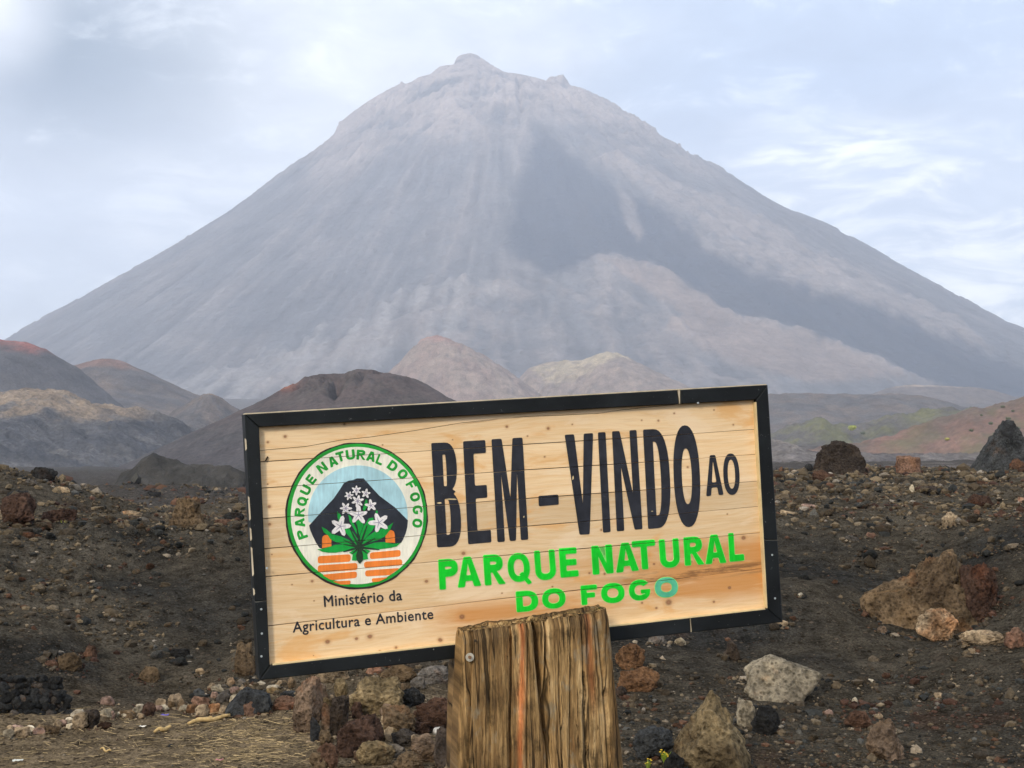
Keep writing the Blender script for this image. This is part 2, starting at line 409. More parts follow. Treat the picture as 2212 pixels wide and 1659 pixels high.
# ------------------------------------------------------------------ hills and volcano
def px_to_xz(px, py, D):
    x = (px - CX) / F; y = (py - CY) / F; cp, sp = math.cos(PITCH), math.sin(PITCH)
    k = D / (cp + y * sp); return x * k, EYE + (sp - y * cp) * k
def pix(X, Y, Z):
    """photo pixel of world points"""
    cp, sp = math.cos(PITCH), math.sin(PITCH); dz = Z - EYE
    f = Y * cp + dz * sp; u = -Y * sp + dz * cp
    return CX + F * X / f, CY - F * u / f
def in_poly(px, py, poly):
    ins = np.zeros(px.shape, bool); n = len(poly)
    for i in range(n):
        x0, y0 = poly[i]; x1, y1 = poly[(i + 1) % n]
        if y0 == y1: continue
        c = ((y0 > py) != (y1 > py)) & (px < (x1 - x0) * (py - y0) / (y1 - y0) + x0)
        ins ^= c
    return ins
def soft_poly(px, py, poly, wob, seed, soft=8):
    """area of one kind of rock with a ragged edge"""
    dx = fbm(px / 60., py / 60., 4, 0.6, seed) * wob; dy = fbm(px / 60., py / 60., 4, 0.6, seed + 50) * wob
    acc = 0
    for ox, oy in ((0, 0), (soft, 0), (-soft, 0), (0, soft), (0, -soft), (soft * .6, soft * .6), (-soft * .6, -soft * .6)):
        acc = acc + in_poly(px + dx + ox, py + dy + oy, poly)
    return acc / 7.0

def cone_profile(pts, axis, D, side):
    """silhouette points -> radius, height pairs of a round hill at distance D"""
    out = []; ax = math.atan((axis - CX) / F); Dd = D / math.cos(ax)
    for px, py in pts:
        if (px - axis) * side < -1e-6: continue
        v = pxdir(px, py); a = math.atan2(v.x, v.y) - ax
        r = Dd * math.sin(abs(a)); dist = Dd * math.cos(a)
        z = EYE + dist * v.z / math.hypot(v.x, v.y); out.append((r, z))
    out.sort(); return np.array(out)

RIBS = [([(1285, 560), (1340, 562), (1400, 582), (1440, 596), (1480, 622), (1530, 655), (1590, 690), (1660, 706), (1720, 716), (1800, 742), (1880, 780), (1960, 812), (2010, 838)], 13, 34),
        ([(972, 205), (985, 235), (1000, 255), (1040, 275), (1052, 300)], 11, 26), ([(1215, 262), (1175, 240), (1140, 245), (1135, 285), (1118, 330), (1122, 370)], 11, 28), ([(955, 270), (905, 340), (870, 400), (835, 480), (800, 540)], 9, 15),
        ([(1288, 348), (1335, 342), (1365, 365), (1425, 410)], 13, 26), ([(1035, 330), (1012, 420), (985, 520), (955, 590)], 10, 18), ([(715, 370), (640, 470), (560, 560), (470, 650)], 8, 12), ([(800, 300), (760, 380), (700, 470), (640, 560)], 8, 12),
        ([(1400, 440), (1500, 505), (1560, 562), (1640, 592), (1720, 632), (1830, 668), (1930, 705), (2050, 765), (2130, 810)], 12, 22), ([(1460, 400), (1600, 480), (1720, 560), (1860, 640), (2000, 715), (2120, 770)], 10, 16),
        ([(1080, 630), (1020, 660), (940, 700), (820, 745), (680, 800), (560, 850)], 14, 22), ([(1000, 620), (900, 690), (760, 745), (600, 790), (480, 830)], 10, 14), ([(860, 250), (930, 232), (1000, 225)], 9, 14), ([(735, 290), (800, 330), (870, 345)], 8, 12),
        ([(1320, 610), (1300, 690), (1330, 770)], 12, 18), ([(1215, 640), (1180, 720), (1200, 790)], 10, 12), ([(1420, 640), (1460, 710), (1540, 780)], 11, 16), ([(1120, 640), (1090, 700), (1060, 760)], 10, 12),
        ([(1060, 230), (1120, 215), (1200, 232), (1280, 250)], 9, 12), ([(780, 235), (740, 300), (680, 370)], 9, 14), ([(1330, 250), (1420, 320), (1500, 372), (1600, 440)], 9, 12)]
def line_dist(px, py, line):
    best = np.full(px.shape, 1e9)
    for (x0, y0), (x1, y1) in zip(line[:-1], line[1:]):
        dx, dy = x1 - x0, y1 - y0; t = np.clip(((px - x0) * dx + (py - y0) * dy) / (dx * dx + dy * dy), 0, 1)
        best = np.minimum(best, np.hypot(px - x0 - t * dx, py - y0 - t * dy))
    return best
def volcano():
    pts = [(-260, 880), (-120, 815), (0, 752), (40, 730), (150, 670), (300, 588), (400, 530), (500, 465), (600, 385), (670, 335), (725, 292),
           (733, 285), (737, 262), (760, 243), (800, 215), (850, 187), (862, 182), (869, 173), (874, 182), (886, 178), (905, 166), (930, 160), (950, 143),
           (962, 141), (982, 139), (985, 124), (997, 118), (1015, 114), (1030, 118), (1060, 138), (1075, 147), (1090, 155), (1120, 159), (1150, 165),
           (1180, 174), (1186, 166), (1205, 163), (1216, 160), (1224, 172), (1232, 184), (1260, 190), (1300, 210), (1330, 228), (1370, 250),
           (1400, 275), (1450, 310), (1500, 340), (1540, 350), (1552, 358), (1560, 375), (1600, 400), (1700, 460), (1790, 510), (1830, 514),
           (1850, 524), (1870, 540), (1950, 590), (2050, 640), (2150, 690), (2212, 722), (2400, 800), (2600, 870)]
    P = np.array(pts, float); D = 4200.0; axis = 1085.0
    sx = np.linspace(-260, 2600, 1431); sy = np.interp(sx, P[:, 0], P[:, 1])
    ker = np.hanning(91); ker /= ker.sum()
    sm = np.convolve(np.pad(sy, 45, 'edge'), ker, 'valid')
    flatcap = np.minimum(sm, 1e9)
    ax_x = (axis - CX) / F * D
    L = cone_profile(list(zip(sx[sx <= axis], flatcap[sx <= axis])), axis, D, -1)
    R = cone_profile(list(zip(sx[sx >= axis], flatcap[sx >= axis])), axis, D, 1)
    gx = np.arange(-1950, 2150, 6.0)
    gy = np.concatenate([np.arange(1950, 2600, 11), np.arange(2600, 4380, 5.6), np.arange(4380, 5600, 60)])
    X, Y = np.meshgrid(gx, gy, indexing='ij')
    dx = X - ax_x; dy = Y - D; r = np.hypot(dx, dy); th = np.arctan2(dx, -dy)     # th=0 faces the camera
    c = (1 + dx / np.maximum(r, 1)) / 2; c = sstep(0, 1, c)
    zl = np.interp(r, L[:, 0], L[:, 1]); zr = np.interp(r, R[:, 0], R[:, 1])
    zr = np.where(r > R[-1, 0], R[-1, 1] - 0.35 * (r - R[-1, 0]), zr); zl = np.where(r > L[-1, 0], L[-1, 1] - 0.35 * (r - L[-1, 0]), zl)
    Z = zl * (1 - c) + zr * c
    # crags standing on the skyline
    resid = (sm - sy) / F * D
    cpx = CX + F * X / D
    rs = np.interp(cpx, sx, resid)
    yl = D - (dx ** 2) / D
    px, py = pix(X, Y, Z)
    front = sstep(60, -20, np.abs(th) * 0 + (Y - yl))
    hN = (Z - 60) / 1050.0
    # gullies and levees running down the slope
    g1 = fbm(th * 22 + 0.7 * fbm(X / 400, Y / 400, 2), r / 420.0, 4, 0.6, 40)
    g2 = fbm(th * 60 + 0.5 * fbm(X / 200, Y / 200, 2), r / 200.0, 3, 0.6, 60)
    rr = np.clip(r / 500, 0, 1)
    dark = soft_poly(px, py, [(1152, 292), (1135, 360), (1105, 450), (1090, 500), (1120, 560), (1210, 590), (1300, 555), (1390, 572), (1480, 620),
                              (1600, 690), (1700, 712), (1800, 738), (1960, 812), (2060, 850), (2260, 900), (2300, 860), (2260, 812), (2100, 752), (1950, 690), (1850, 655),
                              (1740, 622), (1640, 588), (1530, 548), (1500, 500), (1400, 440), (1330, 400), (1250, 350), (1190, 310), (1165, 292)], 34, 5, 16)
    tanr = soft_poly(px, py, [(1290, 345), (1340, 338), (1430, 380), (1560, 430), (1700, 500), (1900, 610), (2080, 700), (2150, 760), (2050, 770), (1900, 700), (1760, 650),
                              (1640, 590), (1560, 540), (1500, 480), (1380, 410)], 34, 15, 8)
    lowtan = soft_poly(px, py, [(1285, 560), (1390, 575), (1480, 622), (1590, 690), (1720, 716), (1960, 812), (1750, 830), (1560, 790), (1440, 720), (1480, 690), (1370, 610)], 22, 25, 6)
    flow = soft_poly(px, py, [(300, 850), (560, 770), (780, 700), (930, 610), (1060, 600), (1100, 640), (1000, 720), (900, 760), (700, 830), (480, 900)], 70, 35, 9)
    top = sstep(0.62, 0.80, hN + 0.25 * fbm(X / 160, Y / 160, 3, .5, 3)) 
    lower = soft_poly(px, py, [(880, 700), (960, 600), (1080, 620), (1200, 620), (1300, 560), (1480, 620), (1600, 700), (1750, 760), (1700, 860), (900, 860)], 60, 45, 26)
    amp = 5 + 4 * top
    Z = Z + rr * amp * 2.0 * (g1 + 0.5 * g2) * (1 - 0.85 * dark) * (1 - 0.45 * sstep(0.35, 0.1, hN))
    crag = ridge(X / 150 + .6 * fbm(X / 200, Y / 200, 2), Y / 130, 5, 0.62, 71); crag2 = ridge(X / 62, Y / 48 - Z / 90, 4, 0.62, 72)
    up = sstep(0.60, 0.80, hN + .18 * fbm(X / 220, Y / 220, 3, .6, 73)); Z = Z + (32 * (crag - 0.3) + 19 * (crag2 - .2)) * up * (.35 + .65 * sstep(-.2, .3, fbm(X / 300, Y / 250, 3, .6, 74))) * np.clip(r / 160, 0.12, 1) * (1 - dark)
    rt = .55 * ridge(th * 34, r / 170, 5, 0.65, 81) + .45 * ridge(X / 60, Y / 50, 4, .6, 82); Z = Z + tanr * (4 + 11 * rt) * (1 - dark)
    rl = .6 * ridge(th * 16 + .5 * fbm(X / 200, Y / 200, 3), r / 330, 5, 0.62, 91) + .4 * ridge(X / 90, Y / 90, 5, .65, 92); Z = Z + lower * (3 + 11 * rl) * (1 - dark)
    wx = px + 7 * fbm(px / 28., py / 28., 4, .6, 301); wy = py + 7 * fbm(px / 28., py / 28., 4, .6, 302); ribs = np.zeros(px.shape)
    for line, wd_, hh_ in RIBS:
        dd = line_dist(wx, wy, line); m_ = np.exp(-(dd / wd_) ** 1.3); Z = Z + .42 * hh_ * m_ * (.75 + .4 * sstep(-.3, .3, fbm(X / 45, Y / 45, 3, .6, wd_))) * (1 - .8 * dark); ribs = np.maximum(ribs, m_ * min(1, hh_ / 22.))
    Z = Z + lowtan * 3
    Z = Z + flow * (5 + 9 * ridge(X / 55, Y / 55, 5, 0.65, 99))
    # let the skyline run through the surveyed points
    for it in range(9):
        el_ = (Z - EYE) / Y; k = np.argmax(el_, axis=1); ii = np.arange(len(gx)); yk = gy[k]; zk = Z[ii, k]
        ppx, ppy = pix(gx, yk, zk); want = np.interp(ppx, P[:, 0], P[:, 1]); err = (ppy - want) / F * yk
        err = np.where((ppx < -255) | (ppx > 2590), 0, err)
        ke = np.hanning(61); ke /= ke.sum(); lo = np.convolve(np.pad(err, 30, 'edge'), ke, 'valid')
        Z = Z + lo[:, None] * np.exp(-((Y - yk[:, None]) / 260.0) ** 2) + (err - lo)[:, None] * np.exp(-((Y - yk[:, None]) / (70.0 if it == 0 else 45.0)) ** 2)
    ash = np.array([0.092, 0.088, 0.088]); drk = np.array([0.010, 0.015, 0.026]); tan = np.array([0.20, 0.165, 0.145]); light = np.array([0.24, 0.22, 0.205])
    C = lerp(ash, tan, (sstep(-0.15, 0.4, fbm(X / 180, Y / 180, 4, .6, 5) + 0.3 * g2) * (0.30 + 0.5 * top))[..., None])
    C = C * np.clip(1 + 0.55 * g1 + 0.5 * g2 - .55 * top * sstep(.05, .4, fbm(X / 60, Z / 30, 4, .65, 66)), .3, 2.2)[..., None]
    C = lerp(C, tan * 1.1, (0.8 * tanr * sstep(-.3, .3, fbm(X / 50, Y / 50, 4, .6, 8) + .2))[..., None])
    C = lerp(C, light, (flow * 0.75 * sstep(-.25, .3, fbm(th * 50, r / 260, 4, .6, 8) + .1))[..., None])
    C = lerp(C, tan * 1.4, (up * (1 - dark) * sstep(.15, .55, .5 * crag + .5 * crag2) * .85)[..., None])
    C = lerp(C, ash * .25, (up * (1 - dark) * sstep(.10, -.35, .5 * crag + .5 * crag2) * .9)[..., None])  # dark scree in crag hollows, with the shade under crags put into the colour
    C = lerp(C, ash * .25, (tanr * sstep(.10, -.3, rt) * .9)[..., None]); C = lerp(C, ash * .6, (lower * sstep(.05, -.35, rl) * .6)[..., None])  # right and lower rock: hollows darkened the same way, shade included
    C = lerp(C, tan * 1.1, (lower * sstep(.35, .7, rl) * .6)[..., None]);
    C = lerp(C, np.array([0.21, 0.15, 0.115]), (lowtan * 0.7)[..., None])
    C = lerp(C, drk, (sstep(0, 1, dark) * (.82 + .18 * sstep(-.2, .3, g1 + g2)))[..., None])
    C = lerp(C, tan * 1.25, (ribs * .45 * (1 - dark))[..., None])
    streak = soft_poly(px, py, [(1330, 400), (1362, 420), (1392, 500), (1382, 530), (1350, 480)], 14, 61, 6)
    C = lerp(C, tan, (streak * 0.6)[..., None])
    C = np.clip(C * 1.25, 0.012, 0.5)
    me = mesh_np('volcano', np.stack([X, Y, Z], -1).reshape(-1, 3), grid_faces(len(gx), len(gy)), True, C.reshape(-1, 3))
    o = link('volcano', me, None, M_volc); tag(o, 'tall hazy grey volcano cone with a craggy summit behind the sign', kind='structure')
volcano()

def hill(name, pts, D, ca, cb=None, slope=0.5, mat=None, n=(160, 120), rough=(0.10, 8.0, 0.3), axis=None, cap=None, capcol=None, extra=None, label=None, patch=None, ridged=False):
    """a hill whose skyline runs through pts at distance D. axis -> round cone, else a ridge"""
    P = np.array(pts, float); P = P[P[:, 0].argsort()]
    sx = np.linspace(P[0, 0], P[-1, 0], 500); sy = np.interp(sx, P[:, 0], P[:, 1])
    xz = np.array([px_to_xz(a, b, D) for a, b in zip(sx, sy)])
    x0, x1 = xz[0, 0], xz[-1, 0]; top = xz[:, 1].max()
    base = float(Hbase(np.array([(x0 + x1) / 2]), np.array([D * 1.0]))[0]) - 6
    reach = (top - base) / slope
    gx = np.linspace(x0, x1, n[0]); gy = D + np.concatenate([np.linspace(-reach, 0, int(n[1] * .72)), np.linspace(0, reach, int(n[1] * .28))[1:]])
    X, Y = np.meshgrid(gx, gy, indexing='ij')
    if axis is None:
        yy = Y + reach * 0.10 * fbm(X / reach * 2, Y * 0, 2, .5, D * .01)
        Z = np.interp(X, xz[:, 0], xz[:, 1]) 
        d = np.abs(yy - D); Z = Z - slope * (np.sqrt(d * d + (0.04 * reach) ** 2) - 0.04 * reach)
    else:
        L = cone_profile(list(zip(sx[sx <= axis], sy[sx <= axis])), axis, D, -1); R = cone_profile(list(zip(sx[sx >= axis], sy[sx >= axis])), axis, D, 1)
        axx = (axis - CX) / F * D; dx = X - axx; r = np.hypot(dx, Y - D); c = sstep(0, 1, (1 + dx / np.maximum(r, 1e-3)) / 2)
        sl, sr = slope, slope
        zl = np.interp(r, L[:, 0], L[:, 1]); zr = np.interp(r, R[:, 0], R[:, 1])
        zl = np.where(r > L[-1, 0], L[-1, 1] - sl * (r - L[-1, 0]), zl); zr = np.where(r > R[-1, 0], R[-1, 1] - sr * (r - R[-1, 0]), zr)
        Z = zl * (1 - c) + zr * c
    u = (X - (x0 + x1) / 2) / reach; v = (Y - D) / reach; hh = (Z - base) / (top - base)
    if extra: Z = extra(X, Y, Z, D, reach)
    fr, am, sd_ = rough[1], rough[0], rough[2]
    if ridged: Z = Z + am * (top - base) * (ridge(u * fr, v * fr, 5, 0.62, D * .1) - 0.3)
    else: Z = Z + am * (top - base) * fbm(u * fr, v * fr * .6, 5, 0.6, D * .1)
    ca = np.array(ca); cb = np.array(cb if cb is not None else ca)
    C = lerp(ca, cb, sstep(-.3, .35, fbm(u * 5, v * 5, 5, .6, D * .3))[..., None]) 
    if cap is not None:
        C = lerp(C, np.array(capcol), (sstep(cap, min(cap + .12, 1.0), hh + 0.12 * fbm(u * 7, v * 7, 4, .6, 2)))[..., None])
    if patch: C = patch(X, Y, Z, C, u, v, hh)
    Z = Z - sstep(0.10, 0.0, hh) * 2
    en = np.minimum(X - x0, x1 - X) / (.08 * (x1 - x0)); Z = (base - 8) + (Z - base + 8) * sstep(0, 1, en)      # the hill runs out at both ends
    me = mesh_np(name, np.stack([X, Y, Z], -1).reshape(-1, 3), grid_faces(len(gx), len(gy)), True, np.clip(C, .01, .6).reshape(-1, 3))
    o = link(name, me, None, mat or M_hill); tag(o, label, kind='structure')
    return o

ASH = (0.085, 0.078, 0.076); BRN = (0.135, 0.105, 0.085); RUST = (0.22, 0.105, 0.075); TAN = (0.27, 0.205, 0.16)
def crater(X, Y, Z, D, reach):
    cx = (1190 - CX) / F * D; d = np.hypot((X - cx) / 60, (Y - (D - 95)) / 95)
    Z = Z - 42 * np.exp(-d ** 2) * (1 + .3 * ridge(X / 30, Y / 30, 4, .6, 3))
    return Z
def clefts(X, Y, Z, D, reach):
    for px, wd, dep, ln in ((735, 3.0, 11, 60), (748, 3.5, 15, 70), (715, 2.5, 7, 45), (820, 2.2, 9, 22), (866, 1.5, 5, 16), (660, 3, 5, 40), (790, 2.5, 4, 60)):
        wd, dep, ln = wd * .55, dep * .7, ln * .55; cx = (px - CX) / F * D + 3 * fbm(Y / 9, Y * 0 + px, 3, .6, px)
        Z = Z - dep * np.exp(-((X - cx) / wd) ** 2) * sstep(-ln, -ln * .25, Y - D) * sstep(1, -6, Y - D)
    m = np.exp(-((X - w_at(712, 480)) / 11.) ** 2) * sstep(-34, -6, Y - D) * sstep(2, -3, Y - D)
    Z = Z - 3.4 * m * np.clip(ridge(X / 5., Y / 8., 4, .65, 17) + .2, 0, 1.2)
    return Z
hill('cinder_cone', [(1040, 880), (1100, 835), (1140, 780), (1160, 772), (1200, 767), (1255, 769), (1268, 763), (1290, 757), (1310, 755), (1330, 758), (1350, 768), (1400, 795), (1450, 820), (1480, 833), (1600, 885)],
     1900, TAN, (0.22, 0.17, 0.14), 0.52, axis=1285, extra=crater, cap=.82, capcol=(0.36, 0.29, 0.19), rough=(.05, 10, 0), label='pale tan crater cone at the foot of the volcano')
hill('cinder_cone', [(760, 880), (820, 830), (850, 795), (880, 765), (905, 740), (925, 728), (945, 725), (960, 729), (975, 735), (1000, 746), (1050, 772), (1100, 802), (1170, 855), (1260, 905)],
     1700, (0.24, 0.17, 0.135), TAN, 0.56, axis=945, cap=.86, capcol=(0.30, 0.17, 0.13), rough=(.06, 12, 0), label='pinkish tan cinder cone left of the crater cone')
hill('hill', [(-200, 800), (60, 850), (110, 810), (160, 790), (200, 778), (235, 775), (270, 781), (330, 808), (415, 850), (520, 892), (640, 940)],
     1150, ASH, BRN, 0.45, axis=235, cap=.84, capcol=(0.17, 0.10, 0.075), rough=(.03, 9, 0), label='rounded ash hill with a reddish top on the left')
hill('hill', [(-700, 800), (-300, 700), (-120, 712), (0, 730), (60, 742), (100, 755), (118, 768), (140, 780), (160, 792), (200, 826), (260, 872), (340, 930)],
     950, (0.07, 0.066, 0.068), ASH, 0.5, cap=.76, capcol=(0.34, 0.105, 0.07), rough=(.03, 9, 0), label='dark hill with a red crest at the left edge')
hill('hill', [(330, 930), (380, 884), (415, 864), (440, 851), (455, 850), (475, 857), (515, 884), (580, 930)], 900, ASH, BRN, 0.5, n=(120, 90), rough=(.04, 8, 0),
     cap=.95, capcol=(0.20, 0.14, 0.09), label='small ash hill left of the split brown cone')
hill('cinder_cone', [(120, 1060), (250, 1012), (340, 970), (400, 942), (480, 905), (560, 868), (600, 846), (640, 823), (655, 813), (690, 806), (715, 806), (740, 806), (748, 801), (765, 798), (800, 798),
                     (815, 802), (825, 805), (850, 808), (900, 820), (950, 848), (980, 863), (1100, 925), (1250, 985)],
     480, (0.085, 0.062, 0.055), (0.075, 0.060, 0.052), 0.42, axis=775, extra=clefts, n=(420, 220), rough=(.022, 14, 0),
     patch=lambda X, Y, Z, C, u, v, hh: lerp(lerp(C, np.array([0.26, 0.10, 0.06]), (np.exp(-((X - w_at(622, 480)) / 4.5) ** 2 - ((hh - .86) / .05) ** 2) * .8)[..., None]),
                                             np.array([0.05, 0.052, 0.056]), (sstep(.80, .30, hh) * .55)[..., None]),
     label='brown cinder cone split by dark clefts behind the sign')
def lavatop(X, Y, Z, C, u, v, hh):
    C = lerp(C, np.array([0.24, 0.18, 0.125]), (sstep(.62, .80, hh + .25 * fbm(u * 6, v * 6, 4, .65, 37)) * sstep(w_at(420, 640), w_at(250, 640), X))[..., None])
    return lerp(C, np.array([0.14, 0.132, 0.125]), (sstep(.08, .35, fbm(u * 7, v * 12, 5, .7, 31)) * .8)[..., None])
hill('lava_field', [(-400, 905), (-200, 860), (0, 850), (20, 846), (60, 843), (120, 846), (150, 848), (170, 857), (200, 868), (250, 880), (300, 883), (370, 903), (420, 928), (500, 958), (560, 985), (700, 1000)],
     640, (0.055, 0.056, 0.062), (0.085, 0.082, 0.082), 0.30, mat=M_lava, n=(420, 230), rough=(.075, 7, 0), ridged=True, cap=.86, capcol=(0.27, 0.21, 0.155), patch=lavatop, label='rough dark lava flow with a tan crest on the left')
hill('spoil_heap', [(235, 1042), (255, 1028), (290, 1006), (312, 985), (325, 977), (340, 984), (372, 994), (400, 1000), (440, 1004), (470, 1003), (500, 1012), (560, 1030)], 95, (0.042, 0.039, 0.034), (0.058, 0.053, 0.046), 0.60,
     n=(150, 110), rough=(.05, 9, 0), label='grey heap of tipped ash at the foot of the dark cone')
hill('hill', [(1820, 885), (1880, 852), (1920, 838), (1960, 831), (2010, 832), (2060, 835), (2110, 837), (2150, 844), (2190, 856), (2260, 890), (2400, 900)], 1900, (0.125, 0.10, 0.088), BRN, 0.4, rough=(.05, 7, 0), n=(160, 110), cap=.84, capcol=(0.29, 0.215, 0.155),
     label='low hill with a pale tan top on the right')
hill('hill', [(1450, 880), (1560, 856), (1660, 852), (1750, 850), (1850, 851), (1900, 850), (1960, 852), (2020, 862), (2060, 874), (2120, 890), (2230, 905), (2500, 900)], 1150, (0.095, 0.088, 0.084), BRN, 0.28, rough=(.07, 8, 0), label='long grey ash slope behind the right end of the sign')
hill('hill', [(1560, 985), (1640, 950), (1690, 930), (1720, 918), (1762, 903), (1790, 912), (1850, 918), (1900, 903), (1960, 890), (2050, 880), (2212, 878), (2500, 880)], 720, (0.10, 0.09, 0.08), (0.13, 0.125, 0.062), 0.30, mat=M_veg, n=(300, 190), rough=(.16, 9, 0),
     label='low ridge with olive green scrub on the right')
hill('hill', [(1650, 990), (1750, 968), (1850, 957), (1920, 941), (1990, 916), (2050, 896), (2100, 882), (2150, 873), (2212, 854), (2300, 820), (2500, 790), (2900, 800)], 470, (0.19, 0.115, 0.088), (0.135, 0.10, 0.078), 0.42, mat=M_veg, rough=(.05, 12, 0), n=(300, 170), cap=.93, capcol=(0.24, 0.10, 0.075),
     label='reddish brown hill dotted with shrubs at the right edge')
hill('lava_field', [(1500, 985), (1600, 965), (1672, 953), (1700, 958), (1730, 972), (1800, 978), (1900, 985), (2050, 984), (2200, 980), (2400, 985)], 240, (0.17, 0.15, 0.135), (0.11, 0.10, 0.10), 0.16, mat=M_lava, n=(420, 200), rough=(.10, 7, 0), ridged=True,
     label='pale broken lava field beyond the rubble on the right')
# ------------------------------------------------------------------ stones
_ico = {}
def ico(n):
    if n not in _ico:
        bm = bmesh.new(); bmesh.ops.create_icosphere(bm, subdivisions=n, radius=1.0)
        _ico[n] = (np.array([v.co[:] for v in bm.verts]), np.array([[v.index for v in f.verts] for f in bm.faces])); bm.free()
    return _ico[n]
def facets(dirs, planes, k=14):
    acc = 0
    for n, h in planes:
        n = np.array(n, float); n /= np.linalg.norm(n)
        acc = acc + np.clip(dirs @ n / h, 0, None) ** k
    return np.maximum(acc, 1e-9) ** (-1.0 / k)
def rock_shape(seed, sub, rough=0.10, planes=None, k=14, np_=13, spiky=0.0):
    np_ = int(np_ * 1.7); rg = np.random.default_rng(seed); d, f = ico(sub)
    if planes is None:
        planes = [(rg.normal(size=3), rg.uniform(0.68, 1.0)) for _ in range(np_)]
        planes += [((0, 0, -1), 0.8), ((0, 0, 1), 0.95), ((1, 0, 0), 1.0), ((-1, 0, 0), 1.0), ((0, 1, 0), 1.0), ((0, -1, 0), .95)]
    r = np.minimum(facets(d, planes, k), 1.9)
    V = d * r[:, None]
    s = seed * 3.17 % 91
    n = rough * (fbm3(V, 1.5, 5, 0.52, s)) * 2.0
    n = n - rough * .55 * np.abs(fbm3(V, 4.5, 3, .5, s + 60))
    n2 = -rough * 0.9 * np.maximum(0, 0.35 - np.abs(fbm3(V, 2.6, 3, 0.5, s + 9)) * 2)       # cracks
    V = V + d * (n + n2)[:, None]
    if spiky: V = V + d * (spiky * np.abs(fbm3(V, 4.5, 3, 0.7, s + 40)))[:, None]
    if sub >= 6:
        q = V[:, 2] * 4.5 + V[:, 0] * .8 + 2.0 * fbm3(V, 1.2, 3, .6, s + 21); tri = np.abs((q % 1) - .5) * 2
        V = V + d * ((.040 * (tri - .5) - .05 * np.abs(fbm3(V, 2.6, 3, .5, s + 33))) * np.clip(rough * 7, .3, 1))[:, None]
    lo, hi = V.min(0), V.max(0)
    V = (V - (lo + hi) / 2) / (hi - lo)            # unit box
    V[:, 2] += 0.5
    return V, f
STY = {'tan': (.30, .22, .135), 'cream': (.46, .39, .28), 'pink': (.28, .185, .14), 'terra': (.19, .11, .072), 'orange': (.20, .105, .05),
       'rust': (.105, .058, .036), 'rustd': (.066, .038, .026), 'brown': (.125, .085, .048), 'brownd': (.045, .034, .026), 'grey': (.11, .095, .078), 'greyl': (.27, .225, .155),
       'black': (.026, .025, .023), 'slate': (.045, .046, .045), 'yellow': (.185, .135, .070), 'white': (.55, .52, .47), 'pinkbr': (.145, .10, .066), 'earth': (.10, .07, .05)}
TAGF = {'3': (0.3224, 0, 1289.3), '4': (0.3472, 603.5, 1289.3), '5': (0.4048, 1316.7, 1261.8), '6': (0.3141, 1591, 795.5), '7': (0.3803, 0, 685.8), 'D': (1, 0, 0)}
SEED = [100]; STONES = []
PILE_A = [(662, 1540, 'big upright pinkish grey boulder'), (812, 1510, 'large yellow brown boulder'), (892, 1510, 'black spiky clinker'), (937, 1545, 'round rust red boulder'), (777, 1590, 'long rust boulder'), (860, 1570, 'rough brown boulder'),
          (812, 1630, 'bottom yellow brown boulder'), (732, 1545, 'dark upright block'), (945, 1580, 'small white stone'), (718, 1475, 'tan boulder under the sign'), (920, 1630, 'brown pink jagged stone'), (955, 1640, 'blackish upright stone'), (708, 1630, 'rust red lower block'),
          (768, 1515, 'tan chunk in front'), (868, 1605, 'dark grey jagged stone')]
ROW_A = [(232, 1517, 'pinkish rounded stone'), (169, 1540, 'white crusted stone'), (172, 1562, 'tan angular wedge'), (46, 1585, 'tan pointed stone'), (20, 1590, 'grey and white end stone'), (322, 1535, 'dark round brown stone'), (377, 1520, 'square tan stone'),
         (273, 1540, 'half buried low stone'), (433, 1520, 'terracotta stone'), (113, 1580, 'brown slab'), (84, 1580, 'flat pinkish stone'), (230, 1548, 'pale crusted stone')]
USED = set()
def near_label(px, py, adj, noun, anchors):
    for a in sorted(anchors, key=lambda a: (a[0] - px) ** 2 + (a[1] - py) ** 2):
        dx_, dy_ = px - a[0], py - a[1]
        w_ = ('right of' if dx_ > 0 else 'left of') if abs(dx_) > 1.6 * abs(dy_) else (('below' if dy_ > 0 else 'above') if abs(dy_) > 1.6 * abs(dx_) else (('below and ' if dy_ > 0 else 'above and ') + ('right of' if dx_ > 0 else 'left of')))
        lab = f'{adj} {noun} {w_} the {a[2]}'
        if lab not in USED: break
    USED.add(lab); return lab
HUE = {'tan': 'tan', 'brown': 'brown', 'yellow': 'yellow brown', 'pinkbr': 'brownish pink', 'rustd': 'dark rusty', 'grey': 'grey', 'pink': 'pinkish', 'cream': 'cream', 'greyl': 'light grey'}
